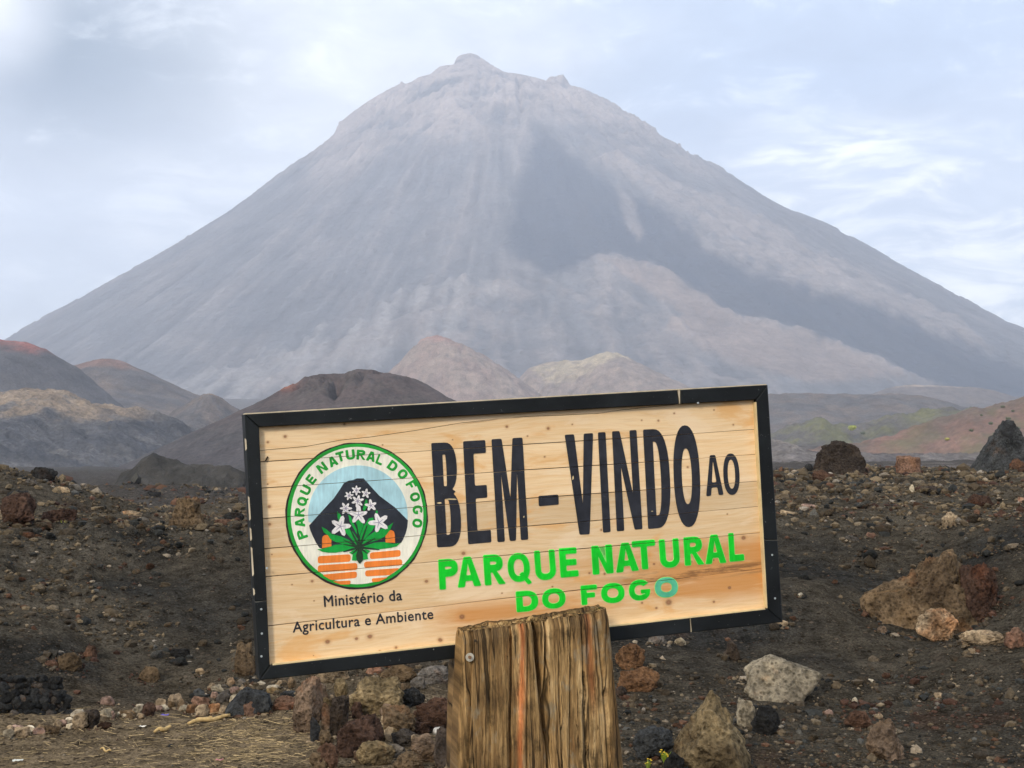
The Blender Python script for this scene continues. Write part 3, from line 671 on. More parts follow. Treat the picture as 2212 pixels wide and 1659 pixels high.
def stone(src, cx, by, wd, ht, style, label, yaw=None, tilt=0.0, planes=None, rough=0.12, spiky=0.0, k=None, deep=0.9, sub=None, name='lava_stone', cat='stone', group=None, at=None, sink=0.16, lean=0.0, fwd=0.0, far_=400):
    s, ox, oy = TAGF[src]; px, py = ox + cx * s, oy + by * s; W, Hh = wd * s, ht * s
    x, y, z = hit(px, py, far=far_)
    d = math.hypot(x, y) * math.cos(math.atan2(x, y))
    Wm, Hm = W / F * d, Hh / F * d
    SEED[0] += 1
    if sub is None: sub = 6 if max(W, Hh) > 62 else (5 if max(W, Hh) > 34 else 4)
    if k is None: k = (12, 20, 34, 48)[SEED[0] % 4]
    V, f = rock_shape(SEED[0], sub, rough, planes, k, spiky=spiky)
    yw = RNG.uniform(-.35, .35) if yaw is None else yaw
    V = V * np.array([1, deep * min(.9, max(.5, Hm / Wm)), 1])
    cz, sz = math.cos(yw), math.sin(yw)
    V = np.stack([V[:, 0] * cz - V[:, 1] * sz, V[:, 0] * sz + V[:, 1] * cz, V[:, 2]], 1)
    V[:, 0] += lean * V[:, 2]
    V[:, 2] += V[:, 0] * math.tan(tilt)
    lo, hi = V.min(0), V.max(0)
    V[:, 0] = (V[:, 0] - (lo[0] + hi[0]) / 2) / (hi[0] - lo[0]) * Wm
    V[:, 2] = (V[:, 2] - lo[2]) / (hi[2] - lo[2]) * Hm * (1 + sink); V[:, 1] *= Wm
    dy = -V[:, 1].min() * 0.5
    z = z + .3 * min(max(0.0, float(H(np.array([x * (1 + dy / d)]), np.array([y + dy]))[0]) - z), .6 * Hm)
    me = mesh_np(name, V, f, True)
    o = link(name, me, None, M_rock)
    o.location = (x * (1 + dy / d), y + dy, z - sink * Hm); STONES.append((x * (1 + dy / d), y + dy, Wm))
    c = np.array(STY[style]) * RNG.uniform(.85, 1.15)
    o.color = (*c, 1); tag(o, label, cat, group)
    # the texture lives in object space: size it to the stone
    return o

R3 = [(720, 745, 105, 68, 'pink', 'pinkish rounded stone topping the row of stones at lower left'),
 (525, 818, 110, 60, 'cream', 'white crusted stone resting on two dark stones in the roadside row'),
 (535, 895, 118, 118, 'tan', 'tan angular wedge of rock leaning on a dark boulder in the roadside row'),
 (612, 890, 112, 125, 'brownd', 'dark brown lava boulder right of the tan angular wedge'),
 (458, 858, 62, 42, 'cream', 'small cream stone left of the tan angular wedge'),
 (715, 828, 92, 75, 'greyl', 'pale grey crusted stone below the pinkish rounded stone'),
 (142, 950, 112, 72, 'tan', 'tan pointed stone near the left edge of the roadside row'),
 (60, 955, 80, 62, 'greyl', 'grey and white stone at the very left of the roadside row'),
 (262, 926, 82, 45, 'pink', 'flat pinkish stone between tan pointed stone and brown slab'),
 (350, 928, 120, 62, 'brown', 'brown slab shaped stone lying low in the roadside row'),
 (205, 915, 60, 60, 'brown', 'small brown stone behind the flat pinkish stone'),
 (700, 890, 100, 48, 'brownd', 'dark flat stone under the pale crusted stone'),
 (1000, 808, 92, 96, 'rustd', 'dark round brown stone in the gap of the roadside row'),
 (1075, 752, 90, 66, 'tan', 'tan stone with white crust above the dark round one'),
 (1170, 757, 98, 94, 'tan', 'square tan stone sitting on top of the roadside row'),
 (1217, 772, 60, 82, 'brown', 'narrow brown stone right of the square tan stone'),
 (940, 752, 62, 27, 'cream', 'thin cream stone left of the dark round brown stone'),
 (850, 815, 130, 50, 'brown', 'low brown stone half buried in straw in the roadside row'),
 (1345, 738, 132, 66, 'terra', 'terracotta coloured stone at the left of the stone heap'),
 (1280, 785, 66, 62, 'orange', 'orange tan stone at the lower left foot of the stone heap'),
 (1355, 808, 98, 82, 'tan', 'broad tan stone at the foot of the stone heap'),
 (1437, 798, 82, 76, 'orange', 'orange rounded stone at the foot of the stone heap'),
 (1497, 798, 66, 64, 'tan', 'small tan stone beside the dark blue grey slab'),
 (1420, 642, 64, 50, 'tan', 'tan stone on the upper left of the stone heap'),
 (1458, 658, 92, 62, 'greyl', 'light grey stone near the top of the stone heap'),
 (1548, 622, 72, 62, 'tan', 'upright tan stone at the top of the stone heap'),
 (1612, 612, 72, 56, 'grey', 'grey stone at the top of the heap below the sign corner'),
 (1577, 662, 74, 54, 'pink', 'pinkish stone under the upright tan one in the heap'),
 (1642, 664, 72, 50, 'tan', 'tan stone under the grey top stone of the heap'),
 (1440, 708, 62, 62, 'pink', 'pinkish grey stone in the middle of the heap'),
 (1502, 720, 98, 92, 'grey', 'large grey brown block in the middle of the stone heap'),
 (1585, 722, 92, 62, 'greyl', 'light brown stone directly above the blue grey slab'),
 (1330, 680, 84, 58, 'slate', 'dark grey stone on the left shoulder of the heap'),
 (1690, 802, 152, 100, 'terra', 'red pink stone right below the blue grey slab'),
 (1750, 758, 120, 84, 'tan', 'tan stone between blue grey slab and orange brown stone'),
 (1905, 768, 172, 100, 'terra', 'orange brown angular stone next to the big left boulder'),
 (1935, 692, 120, 52, 'slate', 'dark grey flat stone under the sign frame'),
 (1830, 642, 102, 42, 'cream', 'cream flat stone just below the sign frame'),
 (1888, 612, 92, 50, 'tan', 'tan stone tucked under the sign frame'),
 (1955, 640, 60, 90, 'brown', 'narrow brown stone left of the big boulder'),
 (1702, 617, 92, 52, 'black', 'black stone just under the sign corner'),
 (1750, 612, 60, 42, 'cream', 'small cream stone beside the black one under the sign'),
 (1838, 674, 112, 52, 'yellow', 'yellowish stone in the upper right of the heap'),
 (1640, 562, 155, 232, 'brown', 'tall brown crag of rock half hidden by the left frame corner'),
 (470, 512, 170, 132, 'brown', 'brown lava lump stuck in the dark slope at left'),
 (600, 442, 95, 102, 'rust', 'rust coloured lump on the slope above the brown one'),
 (350, 430, 95, 62, 'black', 'black lump left of the rust coloured one on the slope'),
 (345, 482, 102, 52, 'rustd', 'dark reddish lump under the black one on the slope'),
 (1000, 590, 155, 112, 'brown', 'flat brown rock lying alone on the black ash'),
 (1205, 412, 142, 62, 'black', 'black broken stones on the ash slope left of the sign'),
 (1345, 532, 72, 42, 'tan', 'small tan stone on the red soil left of the sign corner'),
 (605, 100, 44, 44, 'tan', 'small tan stone high on the left slope'),
 (40, 622, 108, 62, 'rustd', 'reddish brown lump at the left edge above the dry wall'),
]
R4 = [(170, 852, 195, 345, 'pinkbr', 'big upright pinkish grey boulder left of the post'),
 (330, 562, 220, 100, 'tan', 'tan boulder directly under the bottom frame of the sign'),
 (382, 642, 92, 122, 'yellow', 'small boulder crusted with yellow lichen under the sign'),
 (600, 742, 352, 228, 'yellow', 'large yellow brown vesicular boulder in the pile by the post'),
 (290, 832, 86, 170, 'pinkbr', 'narrow orange and grey upright stone in the pile'),
 (372, 872, 122, 246, 'brownd', 'dark angular upright block right of the narrow orange stone'),
 (475, 692, 104, 82, 'tan', 'tan chunk in front of the large yellow brown boulder'),
 (832, 690, 152, 116, 'black', 'black spiky clinker between the bamboo cane and the rust boulder'),
 (960, 835, 232, 196, 'rust', 'round rust red boulder touching the post'),
 (500, 995, 296, 246, 'rustd', 'long dark rust coloured boulder low in the pile'),
 (742, 885, 214, 192, 'brown', 'rough brown boulder left of the round rust red one'),
 (985, 868, 62, 54, 'white', 'small white stone beside the post'),
 (785, 942, 184, 112, 'grey', 'dark grey jagged stone below the rough brown boulder'),
 (912, 1035, 194, 172, 'pinkbr', 'brown pink jagged stone low beside the post'),
 (600, 1055, 246, 152, 'yellow', 'yellow brown boulder at the bottom edge of the pile'),
 (800, 1095, 200, 120, 'brown', 'brown boulder cut by the bottom edge of the picture'),
 (520, 985, 150, 70, 'slate', 'blue grey stone wedged above the bottom yellow boulder'),
 (300, 1065, 140, 150, 'rust', 'rust red upright block at the lower left of the pile'),
 (1015, 1068, 112, 256, 'brownd', 'blackish brown upright stone against the post'),
 (740, 545, 250, 112, 'brown', 'brown boulder at the back of the pile under the sign'),
 (955, 562, 206, 112, 'grey', 'dark grey clinker heap at the back left of the post'),
 (222, 902, 62, 152, 'slate', 'thin grey slab standing beside the big upright boulder'),
 (600, 500, 130, 60, 'terra', 'reddish flat stone just below the frame under the sign'),
]
R5 = [(110, 468, 168, 142, 'orange', 'orange brown porous block right of the post'),
 (152, 592, 242, 134, 'orange', 'crumbly orange brown rock below the porous block'),
 (95, 627, 52, 30, 'rust', 'small rust stone at the foot of the crumbly orange rock'),
 (60, 612, 70, 60, 'brownd', 'dark stone between the post and small rust stone'),
 (255, 337, 102, 62, 'grey', 'dark stone with pale crust under the sign right of the post'),
 (378, 347, 62, 52, 'greyl', 'greenish white stone under the lower right frame'),
 (650, 422, 94, 112, 'brownd', 'upright dark brown stone on the reddish patch'),
 (725, 768, 98, 150, 'greyl', 'flat grey stone behind the pyramid rock'),
 (835, 805, 156, 150, 'black', 'black lava lump right of the pyramid rock'),
 (235, 940, 226, 166, 'slate', 'blackish grey rock left of the pyramid rock'),
 (345, 1000, 110, 100, 'black', 'black stone against the left foot of the pyramid rock'),
 (1472, 935, 206, 204, 'pinkbr', 'dark brown boulder streaked with white at lower right'),
 (1330, 770, 160, 90, 'rust', 'rusty brown lump above the white streaked boulder'),
 (1740, 314, 244, 180, 'tan', 'tan pink boulder below the huge half buried rock'),
 (1992, 357, 246, 98, 'tan', 'tan brown rock in the gully at right'),
 (2165, 352, 130, 112, 'terra', 'reddish rock at the right edge of the gully'),
 (1455, 287, 62, 52, 'pinkbr', 'small grey stone on the dark mound at right'),
 (1940, 407, 52, 50, 'tan', 'small tan stone below the rock in the gully'),
 (1395, 557, 42, 40, 'cream', 'small cream stone on the dark gravel at right'),
 (1760, 632, 56, 42, 'tan', 'small tan stone on dark gravel far right'),
 (1455, 657, 48, 30, 'grey', 'small greenish grey flat stone above the rusty lump'),
 (1170, 707, 52, 36, 'pink', 'small pinkish stone right of the black lump'),
 (1310, 655, 34, 42, 'cream', 'small pale pebble above the rusty lump'),
 (1435, 725, 50, 30, 'tan', 'small tan stone just above the white streaked boulder'),
 (920, 240, 70, 40, 'tan', 'light stone under the lower right corner of the frame'),
 (1017, 85, 40, 34, 'cream', 'pale stone right of the lower right frame corner'),
 (1500, 295, 30, 20, 'grey', 'little grey stone on the crest of the dark mound'),
 (1000, 585, 44, 28, 'cream', 'small cream chip at the edge of the pale slab'),
]
R6 = [(600, 805, 160, 95, 'rust', 'rust lump in front of the two peaked crag'),
 (500, 722, 70, 62, 'black', 'black lump at the left foot of the two peaked crag'),
 (770, 726, 84, 62, 'black', 'black stone at the right foot of the two peaked crag'),
 (1935, 714, 115, 92, 'rust', 'rust coloured block at the right edge in front of the slate spire'),
 (480, 1008, 122, 62, 'pink', 'pink tan stone lying on the rubble right of the sign'),
 (345, 1048, 132, 62, 'tan', 'flat tan stone at the rubble edge beside the sign frame'),
 (1320, 893, 135, 72, 'brownd', 'dark stone with a white left end on the rubble'),
 (1208, 912, 34, 96, 'cream', 'slim white stone left of the dark stone on the rubble'),
 (1475, 1143, 142, 132, 'tan', 'tan brown boulder perched on the dark bank'),
 (1392, 1133, 72, 50, 'cream', 'white angular stone left of the perched tan boulder'),
 (925, 1197, 62, 52, 'terra', 'small red brown stone on the dark bank'),
 (1660, 1002, 205, 122, 'rustd', 'dark brown jagged lump on the crest of the bank'),
 (1020, 1293, 92, 50, 'tan', 'tan stone above the huge half buried rock'),
 (790, 1235, 102, 72, 'grey', 'grey green flat stone on the bank'),
 (1965, 957, 60, 62, 'pink', 'pinkish stone at the right edge on the crest'),
 (1520, 790, 60, 30, 'black', 'small black stone on the rubble plain'),
 (1030, 845, 34, 26, 'cream', 'tiny cream stone on the rubble plain'),
]
R7 = [(250, 952, 146, 92, 'black', 'black lava block on the skyline of the left mounds'),
 (172, 987, 82, 50, 'grey', 'grey green stone below the black lava block'),
 (350, 1017, 108, 46, 'tan', 'flat tan stone on the left mound'),
 (100, 1222, 220, 205, 'rustd', 'dark red brown rock mass at the left edge'),
 (322, 1218, 228, 118, 'rustd', 'dark rusty hollow rock right of the red brown mass'),
 (750, 1148, 112, 42, 'tan', 'flat tan stone on the plain behind the left bank'),
 (1330, 1163, 112, 52, 'black', 'black stone left of the sign on the bank crest'),
 (1290, 1196, 150, 46, 'rust', 'rusty brown flat lump beside the sign frame'),
 (880, 1027, 72, 32, 'black', 'small black block out on the lava plain'),
 (650, 1192, 62, 52, 'slate', 'dark stone in the hollow behind the bank'),
 (100, 1060, 120, 70, 'black', 'low black stone behind the red brown mass'),
]
for src, rows in (('3', R3), ('4', R4), ('5', R5), ('6', R6), ('7', R7)):
    for cx, by, wd, ht, st, lab in rows:
        big = wd * TAGF[src][0] > 28
        stone(src, cx, by, wd, ht, st, lab, rough=0.17 if big else 0.10, spiky=0.10 if st in ('black', 'slate', 'rustd', 'rust') else 0.03,
              name='boulder' if big else 'lava_stone', cat='boulder' if big else 'stone', group='loose rocks around the sign')
# special outlines
stone('5', 560, 985, 420, 395, 'yellow', 'yellow tan pyramid shaped rock at lower right of the post', yaw=0, rough=0.12, k=10, name='boulder', cat='boulder', group='loose rocks around the sign', sub=6,
      planes=[((-.85, -.25, .62), .50), ((.80, -.3, .55), .52), ((0, -.8, .42), .62), ((0, .8, .4), .6), ((0, 0, -1), .75), ((-1, 0, -.1), .95), ((1, 0, 0), 1.0), ((-.2, -.7, -.3), .75)])
stone('5', 930, 640, 415, 235, 'greyl', 'pale grey slab of rock leaning on the gravel slope', yaw=0.1, rough=0.10, k=22, sink=.32, name='boulder', cat='boulder', group='loose rocks around the sign', sub=5,
      planes=[((-.1, -.75, .62), .42), ((0, .8, -.3), .5), ((-1, 0, .1), .82), ((-.55, 0, .9), .62), ((.35, 0, .95), .50), ((.75, 0, -.68), .66), ((-.35, 0, -.9), .70), ((1, 0, .0), 1.1)])
stone('5', 1700, 250, 700, 400, 'brown', 'huge brown rock half buried in the bank at right', yaw=0, rough=0.20, k=22, name='boulder', cat='boulder', group='loose rocks around the sign', sub=6, deep=.8, sink=.3,
      planes=[((-.42, -.12, .9), .40), ((.86, -.2, .46), .62), ((.35, -.3, .9), .62), ((0, -.85, .45), .52), ((-.5, -.8, .1), .62), ((0, .8, .4), .6), ((0, 0, -1), .5), ((-1, 0, 0), 1.25), ((1, 0, 0), 1.0), ((-.8, 0, -.5), .9)])
stone('5', 1975, 190, 220, 290, 'rustd', 'rusty flank of rock at the right end of the huge brown rock', yaw=0.2, rough=0.2, k=18, name='boulder', cat='boulder', group='loose rocks around the sign', sub=6, sink=.3)
stone('5', 1480, 190, 250, 170, 'brown', 'brown ledge at the left end of the huge half buried rock', yaw=-.2, rough=0.2, k=18, name='boulder', cat='boulder', group='loose rocks around the sign', sub=6, sink=.3)
for i_ in range(26):
    a_, b_ = RNG.uniform(150, 1020), RNG.uniform(560, 1080)
    st_ = ('tan', 'brown', 'yellow', 'pinkbr', 'brown', 'rustd', 'grey')[i_ % 7]
    stone('4', a_, b_, RNG.uniform(70, 150), RNG.uniform(60, 120), st_, near_label(603.5 + a_ * .3472, 1289.3 + (b_ - 40) * .3472, HUE[st_], 'rubble stone', PILE_A), rough=.17, spiky=.04, group='rubble stones filling the pile')
for i_ in range(20):
    t_ = (i_ + RNG.uniform(0, 1)) / 20; a_ = 40 + 1200 * t_; b_ = 958 - 190 * t_ + RNG.uniform(-32, 14)
    st_ = ('tan', 'pink', 'cream', 'brown', 'greyl')[i_ % 5]
    stone('3', a_, b_, RNG.uniform(45, 85), RNG.uniform(36, 60), st_, near_label(a_ * .3224, 1289.3 + (b_ - 20) * .3224, 'small ' + HUE[st_], 'row stone', ROW_A), rough=.12, group='small stones filling the roadside row')
stone('6', 700, 752, 405, 250, 'brownd', 'dark two peaked crag with reddish faces behind the rubble', yaw=0, rough=0.15, spiky=.12, k=16, name='boulder', cat='boulder', group='crags on the skyline of the rubble', sub=6,
      planes=[((-.9, 0, .35), .72), ((.93, 0, .25), .75), ((.25, 0, 1), .72), ((-.35, 0, 1), .74), ((0, -.9, .25), .6), ((0, .9, 0), .6), ((0, 0, -1), .6)])
stone('6', 1187, 748, 178, 142, 'terra', 'rusty drum shaped block standing on the rubble plain', yaw=0, rough=0.15, k=16, name='boulder', cat='boulder', group='crags on the skyline of the rubble', sub=5,
      planes=[((1, 0, .02), .95), ((-1, 0, .02), .95), ((.05, 0, 1), .78), ((0, -1, 0), .9), ((.7, -.7, 0), .9), ((-.7, -.7, 0), .9), ((0, 1, 0), .9), ((0, 0, -1), .8)])
stone('6', 1850, 715, 470, 355, 'slate', 'dark slate coloured pointed crag at the right edge', yaw=0, rough=0.12, k=16, name='boulder', cat='boulder', group='crags on the skyline of the rubble', sub=6,
      planes=[((-.78, -.1, .62), .42), ((.9, -.1, .42), .50), ((0, -.85, .35), .5), ((-.3, -.7, .3), .55), ((0, .9, .2), .6), ((0, 0, -1), .7), ((.5, 0, .9), .62)])
stone('7', 1057, 1235, 255, 205, 'brown', 'shaggy brown crag standing on the left bank', yaw=0, rough=0.20, spiky=.14, k=12, name='boulder', cat='boulder', group='crags on the skyline of the rubble', sub=6,
      planes=[((-.85, 0, .45), .66), ((.85, 0, .42), .70), ((0, 0, 1), .82), ((0, -.9, .3), .7), ((0, .9, 0), .7), ((0, 0, -1), .6)])
stone('3', 1660, 800, 320, 172, 'slate', 'long dark blue grey slab lying across the stone heap', yaw=0, rough=0.09, k=18, name='boulder', cat='boulder', group='loose rocks around the sign', sub=5, tilt=rad(22),
      planes=[((-.5, -.2, .9), .34), ((0, 0, -1), .32), ((1, 0, .3), 1.0), ((-1, 0, -.3), 1.0), ((0, -1, .3), .45), ((0, 1, 0), .5), ((.3, 0, 1), .36), ((-.8, 0, -.6), .8)])

# ---- low dry stone wall of dark stones at the left edge
def drywall():
    x, y, z = hit(75, 1548); root = empty('dry_stone_wall', (x, y, z), 'low dry wall of small dark stones at the left edge of the road bank', 'wall')
    protos = []
    for i in range(6):
        V, f = rock_shape(900 + i, 3, 0.10, np_=9); V[:, 2] -= .5; protos.append(mesh_np('stone', V, f, False)); protos[-1].materials.append(M_rock)
    n = 0
    for row in range(6):
        for px in np.arange(-70 + (row % 2) * 8, 158 - row * 9, 15.5):
            pj = px + RNG.uniform(-3, 3); hx, hy, hz = hit(pj, 1546 + 6 * fbm(np.array([px / 40.]), np.array([0.]))[0])
            s = RNG.uniform(.040, .062)
            o = bpy.data.objects.new('stone', protos[RNG.integers(6)]); COL.objects.link(o); o.parent = root
            o.location = (hx - x + RNG.uniform(-.006, .006), hy + .03 + row * .022 - y + RNG.uniform(-.015, .015), hz + .006 + row * .034 - z)
            o.scale = (s * 1.15, s, s * .85); o.rotation_euler = (RNG.uniform(-.4, .4), RNG.uniform(-.4, .4), RNG.uniform(0, 6.28))
            g = RNG.uniform(.6, 1.5) * np.array([.042, .042, .040] if RNG.random() < .85 else [.12, .10, .08]); o.color = (*g, 1); n += 1
drywall()

# ---- scattered stones: 240 individuals, the rest one mass
def scatter():
    protos = []
    for i in range(8):
        V, f = rock_shape(700 + i, 3, 0.12, np_=10); V[:, 2] -= .5
        me = mesh_np('loose_stone', V, f, i % 2 == 0); me.materials.append(M_rock); protos.append(me)
    pal = [(.105, .078, .048), (.078, .060, .040), (.036, .036, .032), (.18, .138, .088), (.11, .058, .034), (.25, .20, .14), (.085, .08, .068)]
    pw = np.array([.28, .22, .2, .12, .09, .05, .04]); pw = pw / pw.sum()
    ANCH = [(1530, 1520, 'pyramid shaped rock'), (1690, 1480, 'pale grey slab'), (1980, 1290, 'huge half buried rock'), (1810, 990, 'two peaked crag'), (1964, 1010, 'rusty drum shaped block'), (2165, 960, 'slate spire'),
            (1912, 1600, 'white streaked boulder'), (1360, 1430, 'porous orange block'), (2020, 1360, 'tan pink boulder'), (2053, 1140, 'perched tan boulder'), (1745, 1105, 'pink tan stone by the frame'), (1580, 1415, 'upright dark stone'),
            (1655, 1560, 'black lump by the pyramid rock'), (1860, 1560, 'rusty lump'), (1670, 1340, 'lower right frame corner'), (2125, 1400, 'rock in the gully'), (400, 1120, 'shaggy brown crag'), (45, 1110, 'red brown rock mass'),
            (120, 1130, 'dark hollow rusty rock'), (75, 1520, 'dry stone wall'), (150, 1430, 'brown lump stuck in the slope'), (320, 1460, 'flat brown rock on the ash'), (530, 1430, 'crag at the left frame corner'), (535, 1300, 'left frame side'),
            (1450, 1620, 'yellow blooming weed'), (85, 1030, 'black skyline block'), (2110, 1110, 'jagged lump on the crest'), (390, 1420, 'black broken stones')]
    loose = []; n = 0
    while n < 230:
        right = RNG.random() < .62
        px = RNG.uniform(1340, 2230) if right else RNG.uniform(-20, 540)
        r = RNG.uniform(7.2, 24) if right else RNG.uniform(9.0, 15)
        t = (px - CX) / F; y = r; x = t * y
        if float(fbm(np.array([x * .5]), np.array([y * .5]), 2, .5, 22.)[0]) < -0.12 and RNG.random() < .7: continue
        s = RNG.uniform(13, 25) / F * y * (1.0 if RNG.random() < .85 else 1.5)
        z = float(H(np.array([x]), np.array([y]))[0])
        o = bpy.data.objects.new('loose_stone', protos[RNG.integers(8)]); COL.objects.link(o)
        o.location = (x, y, z + s * .12); o.scale = (s * RNG.uniform(.9, 1.3), s, s * RNG.uniform(.55, .8))
        o.rotation_euler = (RNG.uniform(-.3, .3), RNG.uniform(-.3, .3), RNG.uniform(0, 6.28))
        c = np.array(pal[RNG.choice(7, p=pw)]) * RNG.uniform(.8, 1.25); o.color = (*c, 1)
        loose.append((o, px, CY + 0, x, y, c, s)); n += 1
    bpy.context.view_layer.update()
    used = set()
    for o, px, _, x, y, c, s in loose:
        X_, Y_ = pix(np.array([x]), np.array([y]), np.array([o.location.z])); px, py = float(X_[0]), float(Y_[0])
        hue = 'pale' if c.mean() > .12 else ('black' if c.mean() < .035 else ('reddish' if c[0] > 1.7 * c[1] else ('brown' if c[0] > 1.25 * c[2] else 'grey')))
        shp = 'flat' if o.scale[2] < .64 * o.scale[1] else 'rounded'
        order = sorted(ANCH, key=lambda a: (a[0] - px) ** 2 + (a[1] - py) ** 2)[:24]
        for a in order:
            dx_, dy_ = px - a[0], py - a[1]; dist = math.hypot(dx_, dy_)
            wd_ = ('right of' if dx_ > 0 else 'left of') if abs(dx_) > 1.6 * abs(dy_) else (('below' if dy_ > 0 else 'above') if abs(dy_) > 1.6 * abs(dx_) else (('below and ' if dy_ > 0 else 'above and ') + ('right of' if dx_ > 0 else 'left of')))
            nearw = 'just ' if dist < 60 else ('' if dist < 150 else 'well ')
            lab = f'{hue} {shp} loose stone {nearw}{wd_} the {a[2]}'
            if lab not in used: break
        used.add(lab); tag(o, lab, 'stone', 'small loose stones on the ash banks')
    # gravel mass
    N = 95000; K = N * 3
    a = RNG.uniform(-rad(24), rad(24), K); r = np.exp(RNG.uniform(math.log(6.3), math.log(85), K)); x = r * np.sin(a); y = r * np.cos(a)
    cl = fbm(x * .5, y * .5, 2, .5, 22.) + .7 * fbm(x * 1.8, y * 1.8, 3, .6, 5.)
    dens = sstep(-.02, .42, cl) * .95 + .035
    dens = np.where((x < -.1) & (r < 8.6), .2, dens)
    dens = np.where((x > .5) & (r < 9.2), np.maximum(dens, .5 + .5 * sstep(-.2, .2, cl)), dens)
    dens = np.maximum(dens, rubzone(x, y, r) * 1.0); dens = np.where((r > 22) & (x < 0), np.maximum(dens, .75 * sstep(-.3, .2, cl)), dens)
    k = RNG.random(K) < dens; x, y, r, cl = x[k][:N], y[k][:N], r[k][:N], cl[k][:N]
    ring = []
    for (sx_, sy_, sw_) in STONES:
        nn = int(min(160, 14 + 260 * sw_)); an = RNG.uniform(0, 6.28, nn); rd = sw_ * RNG.uniform(.38, .80, nn); ring.append(np.stack([sx_ + rd * np.cos(an), sy_ + rd * np.sin(an) * .9], 1))
    ring = np.vstack(ring); ring = ring[ring[:, 1] < 26]; x = np.concatenate([x, ring[:, 0]]); y = np.concatenate([y, ring[:, 1]]); r = np.hypot(x, y); cl = np.concatenate([cl, np.zeros(len(ring))]); N = len(x)
    z = H(x, y)
    s = np.minimum(RNG.lognormal(-.42, .66, N), 4.5) * 4.1 / F * r * 0.80
    s = np.where((x < -.1) & (r < 8.6), s * .6, s)
    P = np.array(pal); reg = fbm(x * .7, y * .7, 3, .5, 77.)
    idx = RNG.choice(7, size=N, p=pw); Cc = P[idx]
    Cc = np.where((reg > .2)[:, None] & (RNG.random(N) < .6)[:, None], np.array([.085, .045, .03]), Cc)
    Cc = np.where((rubzone(x, y, r) > .5)[:, None] & (RNG.random(N) < .45)[:, None], np.array([.155, .115, .068]), Cc)
    Cc = np.where((RNG.random(N) < .02)[:, None], np.array([.26, .22, .17]), Cc)
    Cc = np.where(((x < -.1) & (r < 8.6))[:, None] & (RNG.random(N) < .5)[:, None], np.array([.26, .195, .12]), Cc)
    Cc = Cc * RNG.uniform(.35, 1.25, N)[:, None]
    octv = np.array([[1, 0, 0], [0, 1, 0], [-1, 0, 0], [0, -1, 0], [0, 0, 1], [0, 0, -1]], float)
    octf = np.array([[0, 1, 4], [1, 2, 4], [2, 3, 4], [3, 0, 4], [1, 0, 5], [2, 1, 5], [3, 2, 5], [0, 3, 5]])
    apx = s / r * F
    for (d1, f1, mk) in ((*ico(1), apx > 4.2), (octv, octf, apx <= 4.2)):
        n = int(mk.sum()); base = d1[None] * np.array([1.0, 1.0, .72]); V = base * (1 + RNG.normal(0, .20, (n, len(d1), 1))) * s[mk][:, None, None] * RNG.uniform(.7, 1.3, (n, 1, 3))
        th = RNG.uniform(0, 6.28, n); c, sn = np.cos(th)[:, None], np.sin(th)[:, None]
        V = np.stack([V[..., 0] * c - V[..., 1] * sn, V[..., 0] * sn + V[..., 1] * c, V[..., 2]], -1)
        V += np.stack([x[mk], y[mk], z[mk] + s[mk] * .18], -1)[:, None, :]
        Fc = (f1[None] + (np.arange(n) * len(d1))[:, None, None]).reshape(-1, 3)
        me = mesh_np('gravel', V.reshape(-1, 3), Fc, False, np.repeat(Cc[mk], len(d1), 0))
        o = link('gravel', me, None, M_pebble); tag(o, 'mass of small lava gravel covering the banks and roadside', 'gravel', kind='stuff')
scatter()

# ---- dry straw on the roadside
def straw():
    N = 1500
    px = np.concatenate([RNG.normal(540, 75, N // 2), RNG.uniform(-20, 690, N - N // 2)])
    r = np.concatenate([RNG.uniform(6.9, 7.9, N // 2), RNG.uniform(6.6, 8.1, N - N // 2)])
    x = (px - CX) / F * r; y = r; k = (x < -.85 * 1.0 * (1106 - 700) / F * 7) ; x, y = x[k], y[k]; N = len(x)
    z = H(x, y) + .004
    th = RNG.normal(.25, 1.0, N); L = RNG.lognormal(-4.2, .6, N); w_ = RNG.uniform(.0006, .0014, N)
    ux, uy = np.cos(th), np.sin(th); rise = RNG.normal(0, .10, N)
    V = np.zeros((N, 6, 3))
    for e, sg in ((0, -1), (1, 1)):
        cx_, cy_, cz_ = x + sg * ux * L, y + sg * uy * L, z + .004 + sg * rise * L + np.abs(rise) * L
        V[:, e * 3 + 0] = np.stack([cx_ - uy * w_, cy_ + ux * w_, cz_], -1); V[:, e * 3 + 1] = np.stack([cx_ + uy * w_, cy_ - ux * w_, cz_], -1)
        V[:, e * 3 + 2] = np.stack([cx_, cy_, cz_ + 1.8 * w_], -1)
    q = np.array([[0, 1, 4, 3], [1, 2, 5, 4], [2, 0, 3, 5]]); Fc = (q[None] + (np.arange(N) * 6)[:, None, None]).reshape(-1, 4)
    c = np.array([.42, .31, .16]) * RNG.uniform(.4, 1.25, (N, 1))
    me = mesh_np('straw', V.reshape(-1, 3), Fc, False, np.repeat(c, 6, 0)); o = link('straw', me, None, M_pebble)
    tag(o, 'dry yellow straw strewn over the roadside dirt', 'straw', kind='stuff')
straw()

